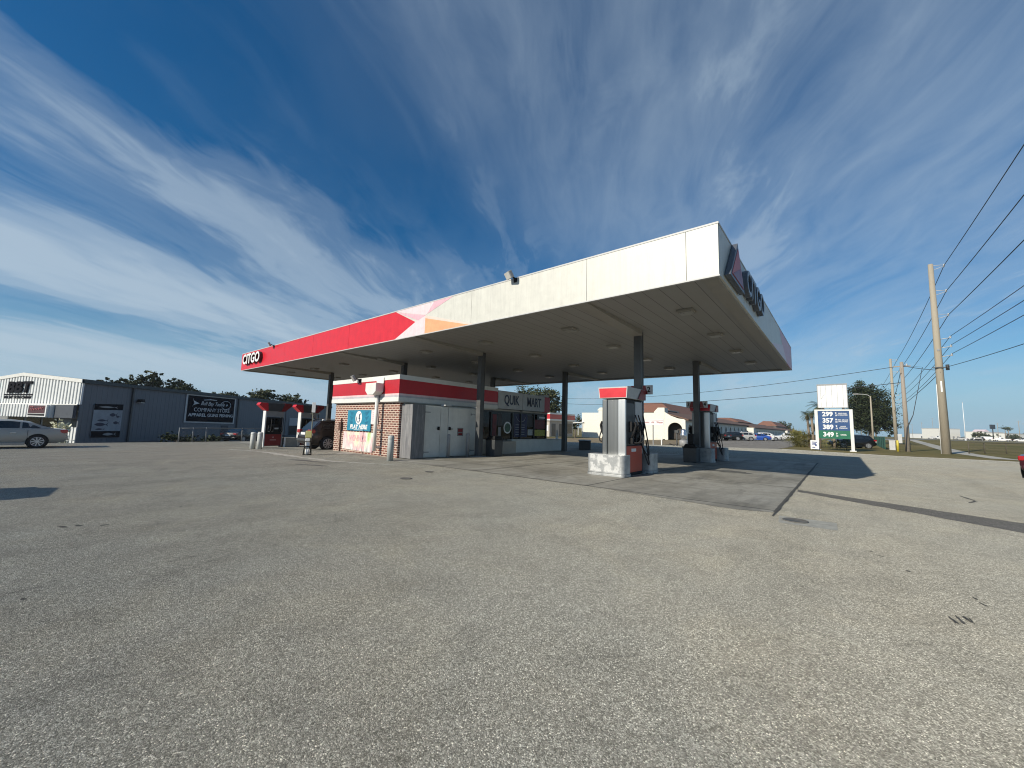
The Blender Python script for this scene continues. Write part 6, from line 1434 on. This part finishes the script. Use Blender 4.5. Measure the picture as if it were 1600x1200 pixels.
def far_block(name, label, cat, px_, zd, w, d, h, m, rz=0, z0=None, base=0.0):
    x, y = far(zd, px_); t = thing(name, label, cat, (x, y, gz(x, y) - .1 + base), R_(rz)); b = MB(); b.box(-w / 2, w / 2, 0, d, 0, h); b.build('wall', m, t); b = MB(); b.box(-w / 2 - .2, w / 2 + .2, -.2, d + .2, h, h + .3); b.build('roof', LIGHTG, t); return t
t = far_block('warehouse', 'blank white box building far behind the thick pole', 'building', 1477, 330, 17, 14, 8.6, WHITE, 38)
for k in range(5):
    b = MB(); b.box(-8 + k * 3.4, -6.5 + k * 3.4, -.04, 0, .1, 2.6); b.build('dock_door', MIDG, t)
t = far_block('warehouse', 'long low white shop on the right skyline', 'building', 1582, 300, 26, 12, 5.6, WHITE, 50)
b = MB(); b.box(-12, 12, -.05, 0, .3, 2.6); b.build('window', GLASSD, t)
t = far_block('warehouse', 'low white shop with pink gable beneath the billboard', 'building', 1545, 310, 18, 12, 6.4, WHITE, 48)
b = MB(); b.box(-8, 8, -.05, 0, .3, 2.8); b.build('window', GLASSD, t); b = MB(); b.prism([(-8, 6.71), (-2, 6.71), (-5, 8.4)], 'y', 1, 8); b.build('gable', PALEPINK, t)
t = far_block('warehouse', 'low white roofed building left of the thick pole on the skyline', 'building', 1455, 420, 30, 12, 4.6, SIGNW, 30)
b = MB(); b.box(-13, 13, -.05, 0, .3, 2.4); b.build('window', GLASSD, t)
x, y = far(260, 1544); t = thing('billboard', 'dark rectangular billboard on a post above the far traffic', 'billboard', (x, y, gz(x, y)), R_(50)); b = MB(); b.cone((0, 0, 0), (0, 0, 8.0), .3, .25, 10); b.build('post', DARKG, t)
b = MB(); b.box(-2.0, 2.0, -.25, .25, 7.6, 10.4); b.build('board', mat('billboard_dark', (.05, .06, .075), .5, var=.4, vscale=.8), t)
x, y = far(170, 1501); t = thing('flag_pole', 'tall thin white pole beyond the wire fence', 'pole', (x, y, gz(x, y))); b = MB(); b.cone((0, 0, 0), (0, 0, 16.2), .16, .07, 10); b.lathe([(.3, 0), (.3, .5)], 10); b.build('shaft', SIGNW, t)
b = MB(); b.lathe([(.12, 16.2), (.16, 16.3), (.005, 16.45)], 8); b.build('finial', LIGHTG, t)
for k, (px_, zd, h) in enumerate(((1585, 250, 13), (1595, 180, 9), (1435, 430, 17), (1452, 430, 22), (1420, 430, 15), (1552, 290, 13))):
    x, y = far(zd, px_); lab = ['far pole at the right over the white shop', 'short far pole at the right picture edge', 'faint far pole left of the white warehouse', 'tallest faint far pole left of the white warehouse', 'leftmost faint far pole near the pale wooden pole', 'thin far pole just right of the billboard'][k]
    t = thing('far_pole', lab, 'pole', (x, y, gz(x, y)), 0, 'thin poles on the skyline'); b = MB(); b.cone((0, 0, 0), (0, 0, h), .16, .12, 8); b.box(-1.0, 1.0, -.06, .06, h - .9, h - .75); b.build('shaft', 'pole_wood', t)
for k, (px_, zd, r, h) in enumerate(((1521, 230, 3.2, 5.0), (1529, 260, 3.4, 4.5), (1560, 300, 3.6, 5.4), (1575, 270, 3.6, 4.6), (1592, 330, 4.2, 6.6), (1440, 460, 4.5, 4.2), (1466, 470, 4.5, 4.4), (1505, 420, 4.4, 4.2))):
    x, y = far(zd, px_); lab = ['dark round tree right of the thin white pole', 'dark tree just left of the billboard', 'dark tree just right of the billboard', 'dark low tree before the long white shop', 'tall hazy tree at the right picture edge', 'far low tree on the skyline left of the white warehouse', 'far low tree below the white warehouse', 'far low tree right of the white warehouse'][k]
    tree('leafy_tree', lab, (x, y), h * .35, [(0, 0, h * .62, r, r, h * .38), (r * .7, .5, h * .55, r * .6, r * .6, h * .28)], 700, .42, M['dark_leaf'], 60 + k, .25, 'trees along the far highway', clump=24)
for k, (px_, zd, h) in enumerate(((1563, 280, 9.0), (1568, 285, 8.6))):
    x, y = far(zd, px_); t = thing('palm_tree', ['left of two tiny palms over the far white shop', 'right of two tiny palms over the far white shop'][k], 'palm tree', (x, y, gz(x, y))); b = MB(); b.cone((0, 0, 0), (0, 0, h), .2, .15, 8); b.build('trunk', 'palm_bark', t)
    b = MB(); rnd = random.Random(90 + k)
    for i in range(90): leaf_quad(b, Vector((rnd.gauss(0, .9), rnd.gauss(0, .9), h + rnd.gauss(0, .5))), .5, rnd)
    b.build('crown', 'palm_dark_leaf', t, recalc=False)
for k, (x, y) in enumerate(((-12.5, 330.0), (-6.0, 300.0), (-28, 300), (-2, 350))):
    tree('leafy_tree', ['far treetop behind the orange tiled roof, left', 'far treetop right of the orange tiled roof', 'far tree behind the second plaza building', 'far treetop behind the palms'][k], (x, y), 3, [(0, 0, 6.0, 5, 5, 3.0), (3, 1, 5.2, 3.5, 3.5, 2.4)], 900, .5, M['dark_leaf'], 80 + k, .3, 'far trees behind the plaza', clump=24)

# ------------------------------------------------------------------ air: faint haze over the plain
def haze():
    m = bpy.data.materials.new('haze'); m.use_nodes = True; t = m.node_tree; t.nodes.clear(); k = NG(t)
    out = k.n('ShaderNodeOutputMaterial'); v = k.n('ShaderNodeVolumePrincipled'); k.l(v.outputs[0], out.inputs['Volume'])
    v.inputs['Color'].default_value = (0.80, 0.88, 0.95, 1); v.inputs['Density'].default_value = 0.00025; v.inputs['Anisotropy'].default_value = 0.1
    M['haze'] = m
    b = MB(); b.box(-420, 420, -120, 720, -2.5, 31); o = b.build('haze', m); o['kind'] = 'stuff'
haze()
